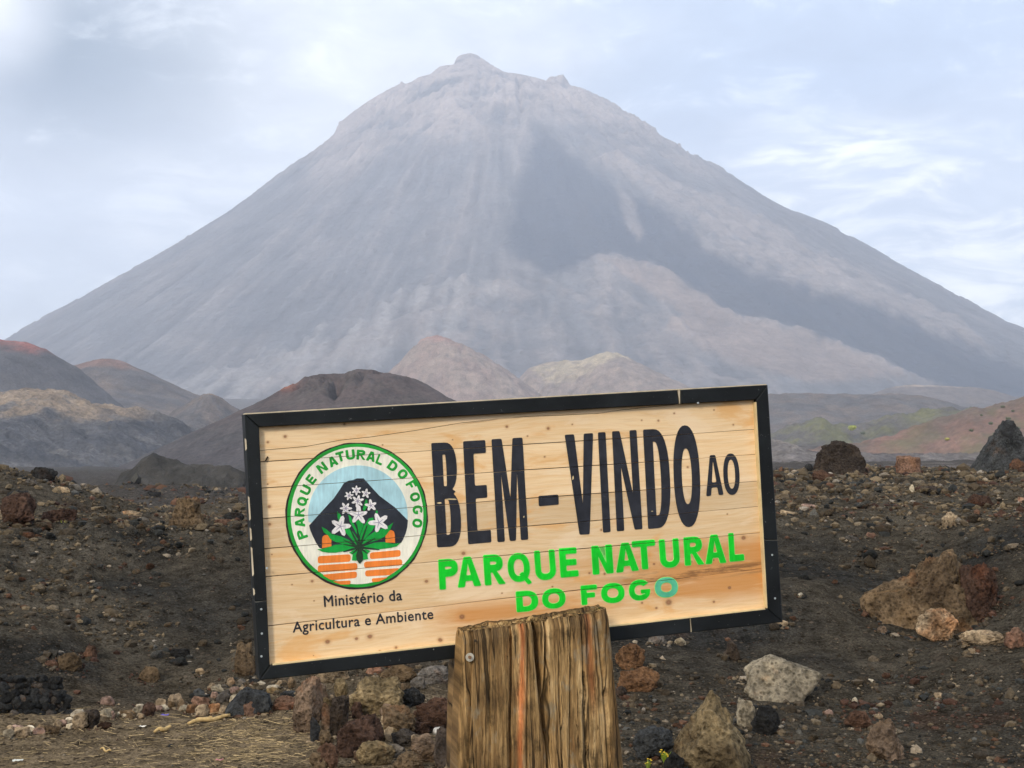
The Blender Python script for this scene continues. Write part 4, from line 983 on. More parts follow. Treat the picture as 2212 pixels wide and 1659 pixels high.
def tube_mesh(name, pts, radii, seg=8, cols=None):
    V = []; n = len(pts)
    for i, p in enumerate(pts):
        a = np.array(pts[max(0, i - 1)]); b = np.array(pts[min(n - 1, i + 1)]); t = (b - a) / np.linalg.norm(b - a)
        u = np.cross(t, [0, 0, 1.0]); u = u if np.linalg.norm(u) > .05 else np.cross(t, [0, 1.0, 0]); u /= np.linalg.norm(u); v = np.cross(t, u)
        for k in range(seg):
            q = 2 * math.pi * k / seg; V.append(np.array(p) + radii[i] * (math.cos(q) * u + math.sin(q) * v))
    Fc = [[i * seg + k, i * seg + (k + 1) % seg, (i + 1) * seg + (k + 1) % seg, (i + 1) * seg + k] for i in range(n - 1) for k in range(seg)]
    me = bpy.data.meshes.new(name); me.from_pydata([tuple(v) for v in V], [], Fc + [list(range(seg))[::-1], [(n - 1) * seg + k for k in range(seg)]])
    me.polygons.foreach_set('use_smooth', [True] * len(me.polygons)); return me

# bamboo cane leaning in the boulder pile, sticks, litter, weeds
M_cane = mat_plain('dry_cane', (.50, .42, .20), .5, .2, 30)
p0 = px_to_xz(603.5 + 870 * .3472, 1289.3 + 606 * .3472, 8.55); p1 = px_to_xz(603.5 + 1110 * .3472, 1289.3 + 512 * .3472, 8.9)
A = np.array([p0[0], 8.55, p0[1]]); B = np.array([p1[0], 8.9, p1[1]])
pts = [A + (B - A) * t for t in (0, .02, .3, .32, .34, .66, .68, .7, 1)]; rr_ = [.019, .021, .019, .023, .019, .018, .022, .018, .017]
me = tube_mesh('bamboo_cane', [p - A for p in pts], rr_, 10); o = link('bamboo_cane', me, None, M_cane); o.location = A
tag(o, 'pale yellow green bamboo cane sticking out of the rock pile by the post', 'cane')
M_drywood = mat_plain('dry_bark', (.50, .34, .14), .8, .3, 40)
for (ax, ay, bx, by, rad_, lab) in ((1260, 865, 1540, 822, .012, 'long yellowish dry stalk lying below the stone heap'), (1035, 918, 1145, 900, .011, 'short orange brown stick lying on the roadside dirt'),
                                  (1300, 838, 1420, 828, .006, 'thin pale twig beside the long yellowish stalk'), (670, 1030, 740, 1052, .005, 'small straw coloured twig on bare dirt at lower left')):
    q0 = np.array(hit(ax * .3224, 1289.3 + ay * .3224)); q1 = np.array(hit(bx * .3224, 1289.3 + by * .3224))
    pts = [q0 + (q1 - q0) * t + np.array([0, .012 * math.sin(9 * t), rad_ + .010 * abs(math.sin(5 * t))]) for t in np.linspace(0, 1, 9)]
    me = tube_mesh('dry_stick', [p - q0 for p in pts], [rad_ * (.5 + .6 * math.sin(math.pi * (.1 + .8 * t))) for t in np.linspace(0, 1, 9)], 7)
    o = link('dry_stick', me, None, M_drywood); o.location = q0; tag(o, lab, 'stick', 'dry sticks on the roadside')
def scrap(src, cx, by, wd, colr, lab, cat='litter'):
    s, ox, oy = TAGF[src]; x, y, z = hit(ox + cx * s, oy + by * s); W = wd * s / F * y
    n = 9; u = np.linspace(-1, 1, n); X, Y = np.meshgrid(u, u, indexing='ij')
    Z = .35 * fbm(X * 1.3 + cx, Y * 1.3, 3, .5, cx) + .10 * np.abs(X)
    edge = 1 + .25 * fbm(X * 3, Y * 3, 2, .5, cx + 4)
    top = np.stack([X * W / 2 * edge, Y * W / 3 * edge, (Z + .25) * W * .5], -1).reshape(-1, 3); bot = top - np.array([0, 0, .0012])
    f = grid_faces(n, n); N = len(top); ring = [i * n for i in range(n)] + [(n - 1) * n + i for i in range(1, n)] + [i * n + n - 1 for i in range(n - 2, -1, -1)] + [i for i in range(n - 2, 0, -1)]
    side = np.array([[ring[i], ring[(i + 1) % len(ring)], ring[(i + 1) % len(ring)] + N, ring[i] + N] for i in range(len(ring))])
    me = mesh_np('litter_scrap', np.vstack([top, bot]), np.vstack([f, f[:, ::-1] + N, side]), False)
    o = link('litter_scrap', me, None, mat_plain('scrap', colr, .5, .08, 30)); o.location = (x, y, z + .006); tag(o, lab, cat, 'litter on the roadside')
scrap('3', 1105, 808, 48, (.13, .10, .42), 'crumpled violet blue wrapper beside the roadside stones')
scrap('3', 1782, 775, 58, (.72, .72, .72), 'crumpled white paper in front of the stone heap')
scrap('3', 768, 500, 22, (.8, .8, .78), 'white scrap on the black ash slope')
scrap('3', 955, 880, 40, (.75, .70, .58), 'cream scrap on the dirt below the roadside row')
scrap('3', 120, 1112, 62, (.62, .62, .54), 'pale greenish flat scrap at the lower left corner')
scrap('3', 1470, 1110, 46, (.55, .22, .24), 'pink scrap lying among the straw')
scrap('7', 422, 1425, 30, (.8, .8, .78), 'curled white scrap on the left slope')
scrap('6', 770, 1545, 60, (.75, .72, .66), 'torn white scrap on the bank right of the sign')

def weed(px, py, hpx, colr, lab, n=14, flower=None, name='weed'):
    x, y, z = hit(px, py); hgt = hpx / F * y; V = []; Fc = []; fl = []
    for i in range(n):
        a = RNG.uniform(0, 6.28); l = hgt * RNG.uniform(.55, 1.05); sp = RNG.uniform(.15, .5); wv = hgt * .075
        tip = np.array([math.cos(a) * l * sp, math.sin(a) * l * sp, l]); side = np.array([-math.sin(a), math.cos(a), 0]) * wv
        k = len(V)
        for t, ww_ in ((0, .4), (.35, 1), (.7, .9), (1, .05)):
            c = tip * np.array([t ** 1.4, t ** 1.4, t]); V += [c - side * ww_, c + side * ww_, c + np.array([math.cos(a), math.sin(a), .3]) * wv * .25 * ww_]
        for q in range(3):
            b = k + q * 3; Fc += [(b, b + 1, b + 4, b + 3), (b + 1, b + 2, b + 5, b + 4), (b + 2, b, b + 3, b + 5)]
        if flower is not None and i % 3 == 0: fl.append(tip)
    me = bpy.data.meshes.new(name); me.from_pydata([tuple(v) for v in V], [], Fc)
    root = empty(name, (x, y, z), lab, 'plant')
    link('leaves', me, root, mat_plain('weed_green', colr, .6, .3, 80))
    for p in fl:
        d, f = ico(1); m = mesh_np('flower', d * hgt * .10 * np.array([1, 1, .5]) + p, f, True); link('flower', m, root, mat_plain('petal', flower, .6, .1, 60))
weed(136, 1150, 26, (.28, .30, .05), 'yellow green tuft growing under the dark rusty rocks at left', 12)
weed(1436, 1655, 32, (.22, .30, .03), 'small yellow green plant with yellow blooms left of the pyramid rock', 22, (.62, .42, .03))
weed(1400, 1668, 26, (.22, .28, .04), 'low weed with yellow blooms at the bottom edge right of the post', 16, (.62, .40, .03))
# the bright round shrub on the far green ridge and a few darker ones
def shrub(px, py, D, wpx, colr, lab):
    xz = px_to_xz(px, py, D); rad_ = wpx / F * D / 2; d, f = ico(3)
    V = d * (1 + .28 * fbm3(d, 2.2, 4, .6, px))[:, None] * rad_ * np.array([1, 1, .62])
    n = 260; dirs = RNG.normal(size=(n, 3)); dirs /= np.linalg.norm(dirs, axis=1)[:, None]
    c = dirs * rad_ * np.array([1.05, 1.05, .68]); t1 = RNG.normal(size=(n, 3)) * rad_ * .16; t2 = RNG.normal(size=(n, 3)) * rad_ * .16
    LV = np.stack([c, c + t1, c + t2], 1).reshape(-1, 3); LF = np.arange(3 * n).reshape(-1, 3) + len(V)
    me = mesh_np('shrub', np.vstack([V, LV]), np.vstack([f, LF]), False); o = link('shrub', me, None, mat_plain('shrub_leaves', colr, .8, .3, 1.0))
    o.location = (xz[0], D, xz[1] + rad_ * .15); tag(o, lab, 'shrub', 'shrubs on the far ridges')
shrub(1841, 925, 690, 15, (.34, .36, .05), 'bright lime green rounded shrub on the far green ridge')
shrub(2046, 949, 452, 9, (.36, .33, .06), 'yellowish shrub at the foot of the reddish hill')
shrub(1864, 936, 690, 10, (.10, .11, .06), 'dark shrub right below the lime green one')
for i, (a, b) in enumerate([(2166, 879), (2188, 888), (2120, 897), (2140, 915), (2178, 905), (2200, 925), (2098, 930), (2150, 938), (2204, 872)]):
    shrub(a, b, 470 - (b - 868) * .7, RNG.uniform(6, 10), (.10, .11, .05), ('dark green bush uppermost but one on the reddish hill', 'dark green bush beside the right edge just under the hill crest', 'dark green bush near the left end of the hill crest',
          'dark green bush midway down the left part of the reddish hill', 'dark green bush in the middle of the reddish hill', 'dark green bush low at the right edge of the reddish hill', 'lowest bush but one at the left of the reddish hill',
          'lowest bush on the reddish hill above the rubble', 'topmost dark green bush on the reddish hill by the right edge')[i])

# ------------------------------------------------------------------ the sign
cp_, sp_ = math.cos(PITCH), math.sin(PITCH)
def cam2w(v): return np.array([v[0], v[2] * cp_ + v[1] * sp_, v[2] * sp_ - v[1] * cp_])
corners = np.array([[528, 895], [1659, 831], [1687, 1345], [554, 1471]], float)
def homography(src, dst):
    A_ = []
    for (x, y), (u, v) in zip(src, dst):
        A_.append([x, y, 1, 0, 0, 0, -u * x, -u * y, -u]); A_.append([0, 0, 0, x, y, 1, -v * x, -v * y, -v])
    h = np.linalg.svd(np.array(A_))[2][-1].reshape(3, 3); return h / h[2, 2]
Hm = homography([(0, 0), (1, 0), (1, 1), (0, 1)], (corners - [CX, CY]) / F)
WS = 1.2; k_ = WS / np.linalg.norm(Hm[:, 0]); HS = float(np.linalg.norm(Hm[:, 1]) * k_)
ru = cam2w(Hm[:, 0]); ru /= np.linalg.norm(ru); rv = cam2w(Hm[:, 1]); rv -= ru * (rv @ ru); rv /= np.linalg.norm(rv)
T0 = cam2w(Hm[:, 2] * k_) + np.array([0, 0, EYE]); rn = np.cross(ru, rv); rn = rn if rn[1] < 0 else -rn      # rn points to the viewer
RECESS = 0.015
cw = np.array([0, 0, EYE])
def plane_uv(px, py, n=-RECESS):
    """photo pixel -> metres along and down the sign face lying n in front of the frame face"""
    d = np.array(pxdir(px, py)); p0_ = T0 + rn * n; t = ((p0_ - cw) @ rn) / (d @ rn); q = cw + d * t - T0
    return float(q @ ru), float(q @ rv)
SROOT_P = T0 + ru * 0.62 + rv * HS; SROOT_P = np.array([SROOT_P[0], SROOT_P[1] - .08, -0.02])
sign = empty('welcome_sign', SROOT_P, 'wooden welcome sign with black frame bolted behind a thick weathered post', 'sign')
def S(u, v, n): return tuple(T0 + ru * u + rv * v + rn * n - SROOT_P)

# wood
def pine_mat():
    m, t, b = mat_new('pine_board'); uv = t.new('ShaderNodeUVMap').outputs[0]; oi = t.new('ShaderNodeObjectInfo').outputs['Random']
    sep = t.new('ShaderNodeSeparateXYZ'); t.l.new(uv, sep.inputs[0]); U, V_ = sep.outputs[0], sep.outputs[1]
    off = t.vmath('MULTIPLY', oi, (3.0, 11.0, 5.0)); P_ = t.vmath('ADD', uv, off)
    wv = t.noise(t.mapping(P_, (2.2, 9, 1)), 1.0, 3, .5)
    P2 = t.vmath('ADD', t.mapping(P_, (3.0, 60.0, 1.0)), t.vmath('MULTIPLY', wv, (0.0, 5.0, 0.0)))
    grain = t.noise(P2, 2.2, 5, .6); fine = t.noise(t.mapping(P_, (14, 420, 1)), 1.0, 4, .6)
    blot = t.noise(t.mapping(P_, (3.5, 9, 1)), 1.6, 5, .62, 0.4)
    c = t.mix(t.rng(grain, .36, .66), c4((.96, .71, .42)), c4((.88, .59, .30)))
    c = t.mix(t.rng(fine, .5, .75, 0, .35), c, c4((.58, .34, .15)))
    c = t.vmath('MULTIPLY', c, t.rng(oi, 0, 1, .80, 1.07))
    c = t.mix(t.rng(blot, .56, .68, 0, .6, True), c, c4((.80, .40, .11)))
    c = t.mix(t.rng(blot, .46, .34, 0, .45, True), c, c4((.95, .74, .50)))
    # varnish stain at the lower right
    sn = t.noise(t.mapping(uv, (2.0, 16, 1)), 1.0, 6, .68, .5)
    q = t.math('MULTIPLY', t.rng(U, .55, .95), t.math('MULTIPLY', t.rng(V_, .335, .37), t.rng(V_, .505, .465)))
    q2 = t.math('MULTIPLY', t.math('MULTIPLY', t.rng(U, .34, .44), t.rng(U, .98, .8)), t.math('MULTIPLY', t.rng(V_, .425, .455), t.rng(V_, .50, .475)))
    q = t.math('MAXIMUM', q, q2)
    st = t.math('MULTIPLY', t.rng(sn, .28, .46), q)
    c = t.mix(t.math('MULTIPLY', st, .75), c, c4((.62, .235, .035)))
    band = t.math('MULTIPLY', t.rng(t.noise(t.mapping(uv, (7, 60, 1)), 1.0, 7, .75), .44, .54), t.math('MULTIPLY', t.rng(U, .72, .95), t.math('MULTIPLY', t.rng(V_, .400, .414), t.rng(V_, .438, .424))))
    c = t.mix(t.math('MULTIPLY', band, .75), c, c4((.16, .075, .03)))
    # knots at the places of the photograph
    kn = None; ring = None
    for (px, py, r) in KNOTS:
        ku, kv = plane_uv(px, py)
        d = t.vmath('LENGTH', t.vmath('MULTIPLY', t.vmath('SUBTRACT', uv, (ku, kv, 0)), (1.0, 1.15, 0)))
        dd = t.math('DIVIDE', d, r); kn = dd if kn is None else t.math('MINIMUM', kn, dd)
    kw = t.math('ADD', kn, t.math('MULTIPLY', t.math('SUBTRACT', fine, .5), .9))
    c = t.mix(t.rng(kw, 3.0, 1.2, 0, .35, True), c, c4((.62, .30, .11)))
    c = t.mix(t.rng(kw, 1.5, .6, 0, .8), c, c4((.20, .085, .04)))
    c = t.mix(t.rng(kw, .55, .3, 0, .8), c, c4((.42, .20, .10)))
    t.l.new(c, b.inputs['Base Color']); b.inputs['Roughness'].default_value = .5; b.inputs['Specular IOR Level'].default_value = .3
    t.l.new(t.bump(t.math('ADD', grain, fine), .15, .002), b.inputs['Normal'])
    return m
KZ1 = [(303, 325, 9), (210, 355, 7), (620, 258, 7), (825, 370, 4), (210, 580, 4), (218, 700, 9), (220, 795, 9), (232, 957, 4), (448, 1100, 8), (340, 1118, 4), (458, 1205, 4), (685, 1408, 9), (530, 1424, 14), (757, 1396, 14),
       (897, 1455, 8), (1132, 1413, 11), (1250, 1290, 16), (1258, 950, 12), (1060, 1100, 10), (455, 1498, 3), (810, 1475, 6), (1200, 342, 4)]
KZ2 = [(510, 295, 9), (750, 305, 10), (890, 282, 5), (630, 350, 5), (1293, 258, 5), (1390, 260, 7), (1482, 218, 6), (1713, 198, 5), (1825, 284, 6), (730, 470, 6), (1560, 530, 7), (1790, 803, 5), (1365, 1093, 8), (990, 1145, 8),
       (1078, 1150, 8), (1803, 1230, 11), (1450, 1315, 20), (1378, 1348, 8), (1712, 1312, 8), (775, 1225, 6), (482, 1262, 5), (1885, 940, 15), (1583, 1080, 6), (1712, 1070, 6), (1058, 895, 7), (125, 1535, 12), (1295, 1318, 7), (1775, 1112, 6)]
Z1 = lambda x, y: (493.7 + x * .4034, 811.9 + y * .4034)
Z2 = lambda x, y: (905.2 + x * .37201, 811.9 + y * .37201)
Z4 = lambda x, y: (603.5 + x * .21495, 932.6 + y * .21495)
KNOTS = [(*Z1(a, b), r * .4034 * .00098 * .85) for a, b, r in KZ1] + [(*Z2(a, b), r * .372 * .00102 * .85) for a, b, r in KZ2]
M_pine = pine_mat()
def black_paint():
    m, t, b = mat_new('black_frame_paint'); co = t.new('ShaderNodeTexCoord').outputs['Object']
    n = t.noise(co, 6, 5, .6, .5); n2 = t.noise(t.mapping(co, (20, 20, 20)), 6, 6, .7); sc_ = t.noise(t.mapping(co, (30, 30, 90), (0, 0, 0), (0, rad(25), 0)), 3.0, 4, .7)
    c = t.mix(t.rng(n, .35, .7), c4((.006, .007, .0075)), c4((.016, .019, .020)))
    c = t.mix(t.rng(n2, .66, .71, 0, .6), c, c4((.42, .42, .40)))
    c = t.mix(t.rng(sc_, .70, .74, 0, .35), c, c4((.22, .28, .30)))
    t.l.new(c, b.inputs['Base Color']); b.inputs['Roughness'].default_value = .55; b.inputs['Specular IOR Level'].default_value = .22
    t.l.new(t.bump(n, .25, .004), b.inputs['Normal']); return m
M_frame = black_paint()
M_raw = mat_plain('bare_wood_edge', (.62, .52, .36), .7, .25, 40)
M_dull = mat_plain('dull_joint_filler', (.20, .19, .16), .8, .3, 60)
M_cream = mat_plain('lit_inner_edge_wood', (.72, .56, .30), .6, .15, 40)
M_back = mat_plain('dark_backing', (.05, .035, .02), .9, .1, 30)
M_let = mat_plain('black_letter_paint', (.022, .023, .030), .55, .35, 45, .35, .3, (.16, .13, .10))
M_green = mat_plain('green_letter_paint', (.004, .62, .022), .5, .18, 25, .3, .25, (.10, .70, .12))
M_greend = mat_plain('green_ring_paint', (.02, .36, .04), .55, .2, 30)
M_halo = mat_plain('pale_green_edge', (.30, .85, .20), .6, .2, 30)

BOARD_IN = [plane_uv(560, 923, 0), plane_uv(1634, 864, 0), plane_uv(1658.5, 1316, 0), plane_uv(583.5, 1438, 0)]
SEAMS = []   # each: ((uL,vL),(uR,vR))
for yl, yr in ((997, 927), (1054, 981), (1120, 1039), (1185.5, 1094), (1246, 1151), (1353, 1229)):
    SEAMS.append((plane_uv(572, yl), plane_uv(1645, yr)))
def seam_v(s, u): (a, b), (c, d) = s; return b + (d - b) * (u - a) / (c - a)

def prism(name, loops, n0, n1, mats, parent, uv=True, chamfer=0.0, side_mat=None, cut=False, gap=0.0011, lab=None, wob=False):
    """flat shape on the sign: loops in (u, v) metres, first the outline then the holes; back face at n0, front face at n1"""
    bm = bmesh.new(); 
    flat = [Vector((p[0], p[1], 0)) for lp in loops for p in lp]
    tris = tessellate_polygon([[Vector((p[0], p[1], 0)) for p in lp] for lp in loops])
    fv = [bm.verts.new((p.x, p.y, n1)) for p in flat]; bv = [bm.verts.new((p.x, p.y, n0)) for p in flat]
    for t in tris:
        try: bm.faces.new([fv[i] for i in t]); bm.faces.new([bv[i] for i in reversed(t)])
        except ValueError: pass
    k = 0; sides = []
    for lp in loops:
        n = len(lp)
        for i in range(n):
            a, b_ = k + i, k + (i + 1) % n
            try: sides.append(bm.faces.new([fv[a], fv[b_], bv[b_], bv[a]]))
            except ValueError: pass
        k += n
    if side_mat is not None:
        for f in sides: f.material_index = 1
    bmesh.ops.recalc_face_normals(bm, faces=bm.faces)
    if chamfer:
        ed = [e for e in bm.edges if len(e.link_faces) == 2 and all(abs(v.co.z - n1) < 1e-7 for v in e.verts) and any(f in sides for f in e.link_faces)]
        bmesh.ops.bevel(bm, geom=ed, offset=chamfer, segments=1, affect='EDGES')
    if cut:
        for s in SEAMS:
            (a, b_), (c, d) = s; dr = Vector((c - a, d - b_, 0)).normalized(); nn = Vector((-dr.y, dr.x, 0)); o_ = Vector((a, b_, 0))
            for off in (-gap / 2, gap / 2):
                bmesh.ops.bisect_plane(bm, geom=bm.verts[:] + bm.edges[:] + bm.faces[:], plane_co=o_ + nn * off, plane_no=nn, dist=1e-7)
            dele = [f for f in bm.faces if all(abs((v.co - o_).dot(nn)) <= gap / 2 + 1e-6 for v in f.verts) and f.calc_area() > 0]
            bmesh.ops.delete(bm, geom=dele, context='FACES')
    if uv:
        ul = bm.loops.layers.uv.new('UVMap')
        for f in bm.faces:
            for l in f.loops: l[ul].uv = (l.vert.co.x, l.vert.co.y)
    me = bpy.data.meshes.new(name)
    for v in bm.verts: v.co = Vector(S(v.co.x, v.co.y, v.co.z))
    # (u, v, n) is left handed when v runs down
    if np.dot(np.cross(ru, rv), rn) < 0: bmesh.ops.reverse_faces(bm, faces=bm.faces)
    bm.to_mesh(me); bm.free()
    ms = [mats] + ([side_mat] if side_mat is not None else [])
    o = link(name, me, parent, ms)
    if lab: o['label'] = lab
    return o

# planks
bi = BOARD_IN; eU0, eU1 = min(bi[0][0], bi[3][0]) - .012, max(bi[1][0], bi[2][0]) + .012
vt, vb = min(bi[0][1], bi[1][1]) - .012, max(bi[2][1], bi[3][1]) + .012
CR = [Z1(170, 400), Z1(420, 378), Z1(600, 345), Z1(760, 328), Z1(1000, 293), Z1(1250, 252), Z1(1496, 225), Z2(180, 290), Z2(400, 258), Z2(620, 236), Z2(850, 228), Z2(1050, 218), Z2(1160, 200), Z2(1300, 185), Z2(1480, 166)]
CR = [plane_uv(*p) for p in CR]; CR = [(eU0, CR[0][1] + .001)] + CR + [(eU1, vt + .0035)]
CR = [(u, max(v, vt + .003)) for u, v in CR]
g = .0006
def seamline(s, off): return [(u, seam_v(s, u) + off + .0006 * math.sin(u * 9 + off * 900)) for u in np.linspace(eU0, eU1, 9)]
rows = [[(eU0, vt), (eU1, vt)] + [(u, v - g * .8) for u, v in reversed(CR)]]
rows.append([(u, v + g * .8) for u, v in CR] + list(reversed(seamline(SEAMS[0], -g))))
for i in range(len(SEAMS) - 1): rows.append(seamline(SEAMS[i], g) + list(reversed(seamline(SEAMS[i + 1], -g))))
rows.append(seamline(SEAMS[-1], g) + [(eU1, vb), (eU0, vb)])
for i, r_ in enumerate(rows): prism('plank', [r_], -RECESS - .016, -RECESS - (0, .0003, .0008, 0, .0005, .0002, .0006, .0001)[i], M_pine, sign, chamfer=.0005)
prism('backing_board', [[(eU0, vt), (eU1, vt), (eU1, vb), (eU0, vb)]], -RECESS - .024, -RECESS - .018, M_back, sign)

# frame: eight rails with mitred corners; outer edge shows bare wood
TD = .062
oTL, oTR, oBR, oBL = (0, 0), (WS, 0), (WS, HS), (0, HS)
iTL, iTR, iBR, iBL = bi
def lp(a, b_, t): return (a[0] + (b_[0] - a[0]) * t, a[1] + (b_[1] - a[1]) * t)
def tpar(a, b_, px, py):
    u, v = plane_uv(px, py, 0); d = np.array(b_) - a; return float((np.array([u, v]) - a) @ d / (d @ d))
def rail(a, b_, c, d, t, ti, gap_):
    m0, m1 = lp(a, b_, t - gap_), lp(a, b_, t + gap_); q0, q1 = lp(d, c, ti - gap_ * .6), lp(d, c, ti + gap_ * .6)
    return [[a, m0, q0, d], [m1, b_, c, q1]]
def shrink(poly, e=.0004):
    cx_ = sum(p[0] for p in poly) / len(poly); cy_ = sum(p[1] for p in poly) / len(poly)
    return [(p[0] - math.copysign(e, p[0] - cx_), p[1] - math.copysign(e, p[1] - cy_)) for p in poly]
tT = tpar(oTL, oTR, 1467, 842)
for (a, b_, c, d, t, ti, gp) in ((oTL, oTR, iTR, iTL, tT, tpar(iTL, iTR, 1469, 872), .0030), (oBL, oBR, iBR, iBL, tpar(oBL, oBR, 1494, 1368), tpar(iBL, iBR, 1492, 1336), .0016), (oTL, oBL, iBL, iTL, tpar(oTL, oBL, 540, 1301), tpar(iTL, iBL, 576, 1299), .0007), (oTR, oBR, iBR, iTR, tpar(oTR, oBR, 1678, 1168), tpar(iTR, iBR, 1652, 1166), .0007)):
    for poly in rail(a, b_, c, d, t, ti, gp):
        prism('frame_rail', [shrink(poly)], -TD, 0.0, M_frame, sign, chamfer=.0018)
    # pale filler showing in the joint
    w0, w1 = lp(a, b_, t - gp * 1.1), lp(a, b_, t + gp * 1.1); x0_, x1_ = lp(d, c, ti - gp * .5), lp(d, c, ti + gp * .5)
    w0, w1, x1_, x0_ = shrink([w0, w1, x1_, x0_], .0012)
    prism('joint_filler', [[w0, w1, x1_, x0_]], -TD + .004, -.0010, M_raw if gp > .001 else M_dull, sign)
# worn top edge: a thin strip of bare wood, and cream inner lips with the light on them put into the colour
prism('worn_edge', [[(.002, -.0022), (WS * tT - .003, -.0022), (WS * tT - .003, .0002), (.002, .0002)]], -.050, -.0012, M_raw, sign)
prism('worn_edge', [[(WS * tT + .003, -.0020), (WS - .003, -.0020), (WS - .003, .0002), (WS * tT + .003, .0002)]], -.050, -.0012, M_raw, sign)
for v0, v1 in ((.17, .22), (.235, .262), (.275, .335), (.36, .375), (.05, .075)):
    prism('worn_edge', [[(-.0012, v0), (.0008, v0 + .003), (.0012, v1 - .004), (-.0012, v1)]], -.012, .0004, M_raw, sign)
def lipstrip(a, b_, wv, name='inner_lip'):
    du, dv = b_[0] - a[0], b_[1] - a[1]; L_ = math.hypot(du, dv); nx, ny = -dv / L_ * wv, du / L_ * wv
    prism(name, [[a, b_, (b_[0] + nx, b_[1] + ny), (a[0] + nx, a[1] + ny)]], -RECESS - .002, -.0008, M_cream, sign)
lipstrip(lp(iTR, iBR, .01), lp(iTR, iBR, .995), .0022); lipstrip(lp(iBR, iBL, .005), lp(iBR, iBL, .995), .0022)
# small screws in the frame
def disc(name, u, v, r, n0, n1, mat, parent, seg=10):
    return prism(name, [[(u + r * math.cos(2 * math.pi * i / seg), v + r * math.sin(2 * math.pi * i / seg)) for i in range(seg)]], n0, n1, mat, parent, chamfer=r * .2)
M_screw = mat_plain('screw_metal', (.42, .46, .46), .4, .2, 200, .6)
for (zz, x, y) in ((Z1, 175, 1250), (Z1, 178, 1380), (Z1, 176, 1502), (Z2, 2067, 1292), (Z2, 2050, 1040), (Z1, 205, 1030), (Z2, 1620, 158)):
    u, v = plane_uv(*zz(x, y), 0); disc('screw', u, v, .0024, -.001, .0012, M_screw, sign)
ua, va = plane_uv(*Z1(206, 430)); ub, vb_ = plane_uv(*Z1(196, 462))
prism('splinter', [[(ua, va), (ua + .003, va + .002), (ub + .001, vb_), (ub - .001, vb_ - .002)]], -RECESS, -RECESS + .003, M_back, sign)

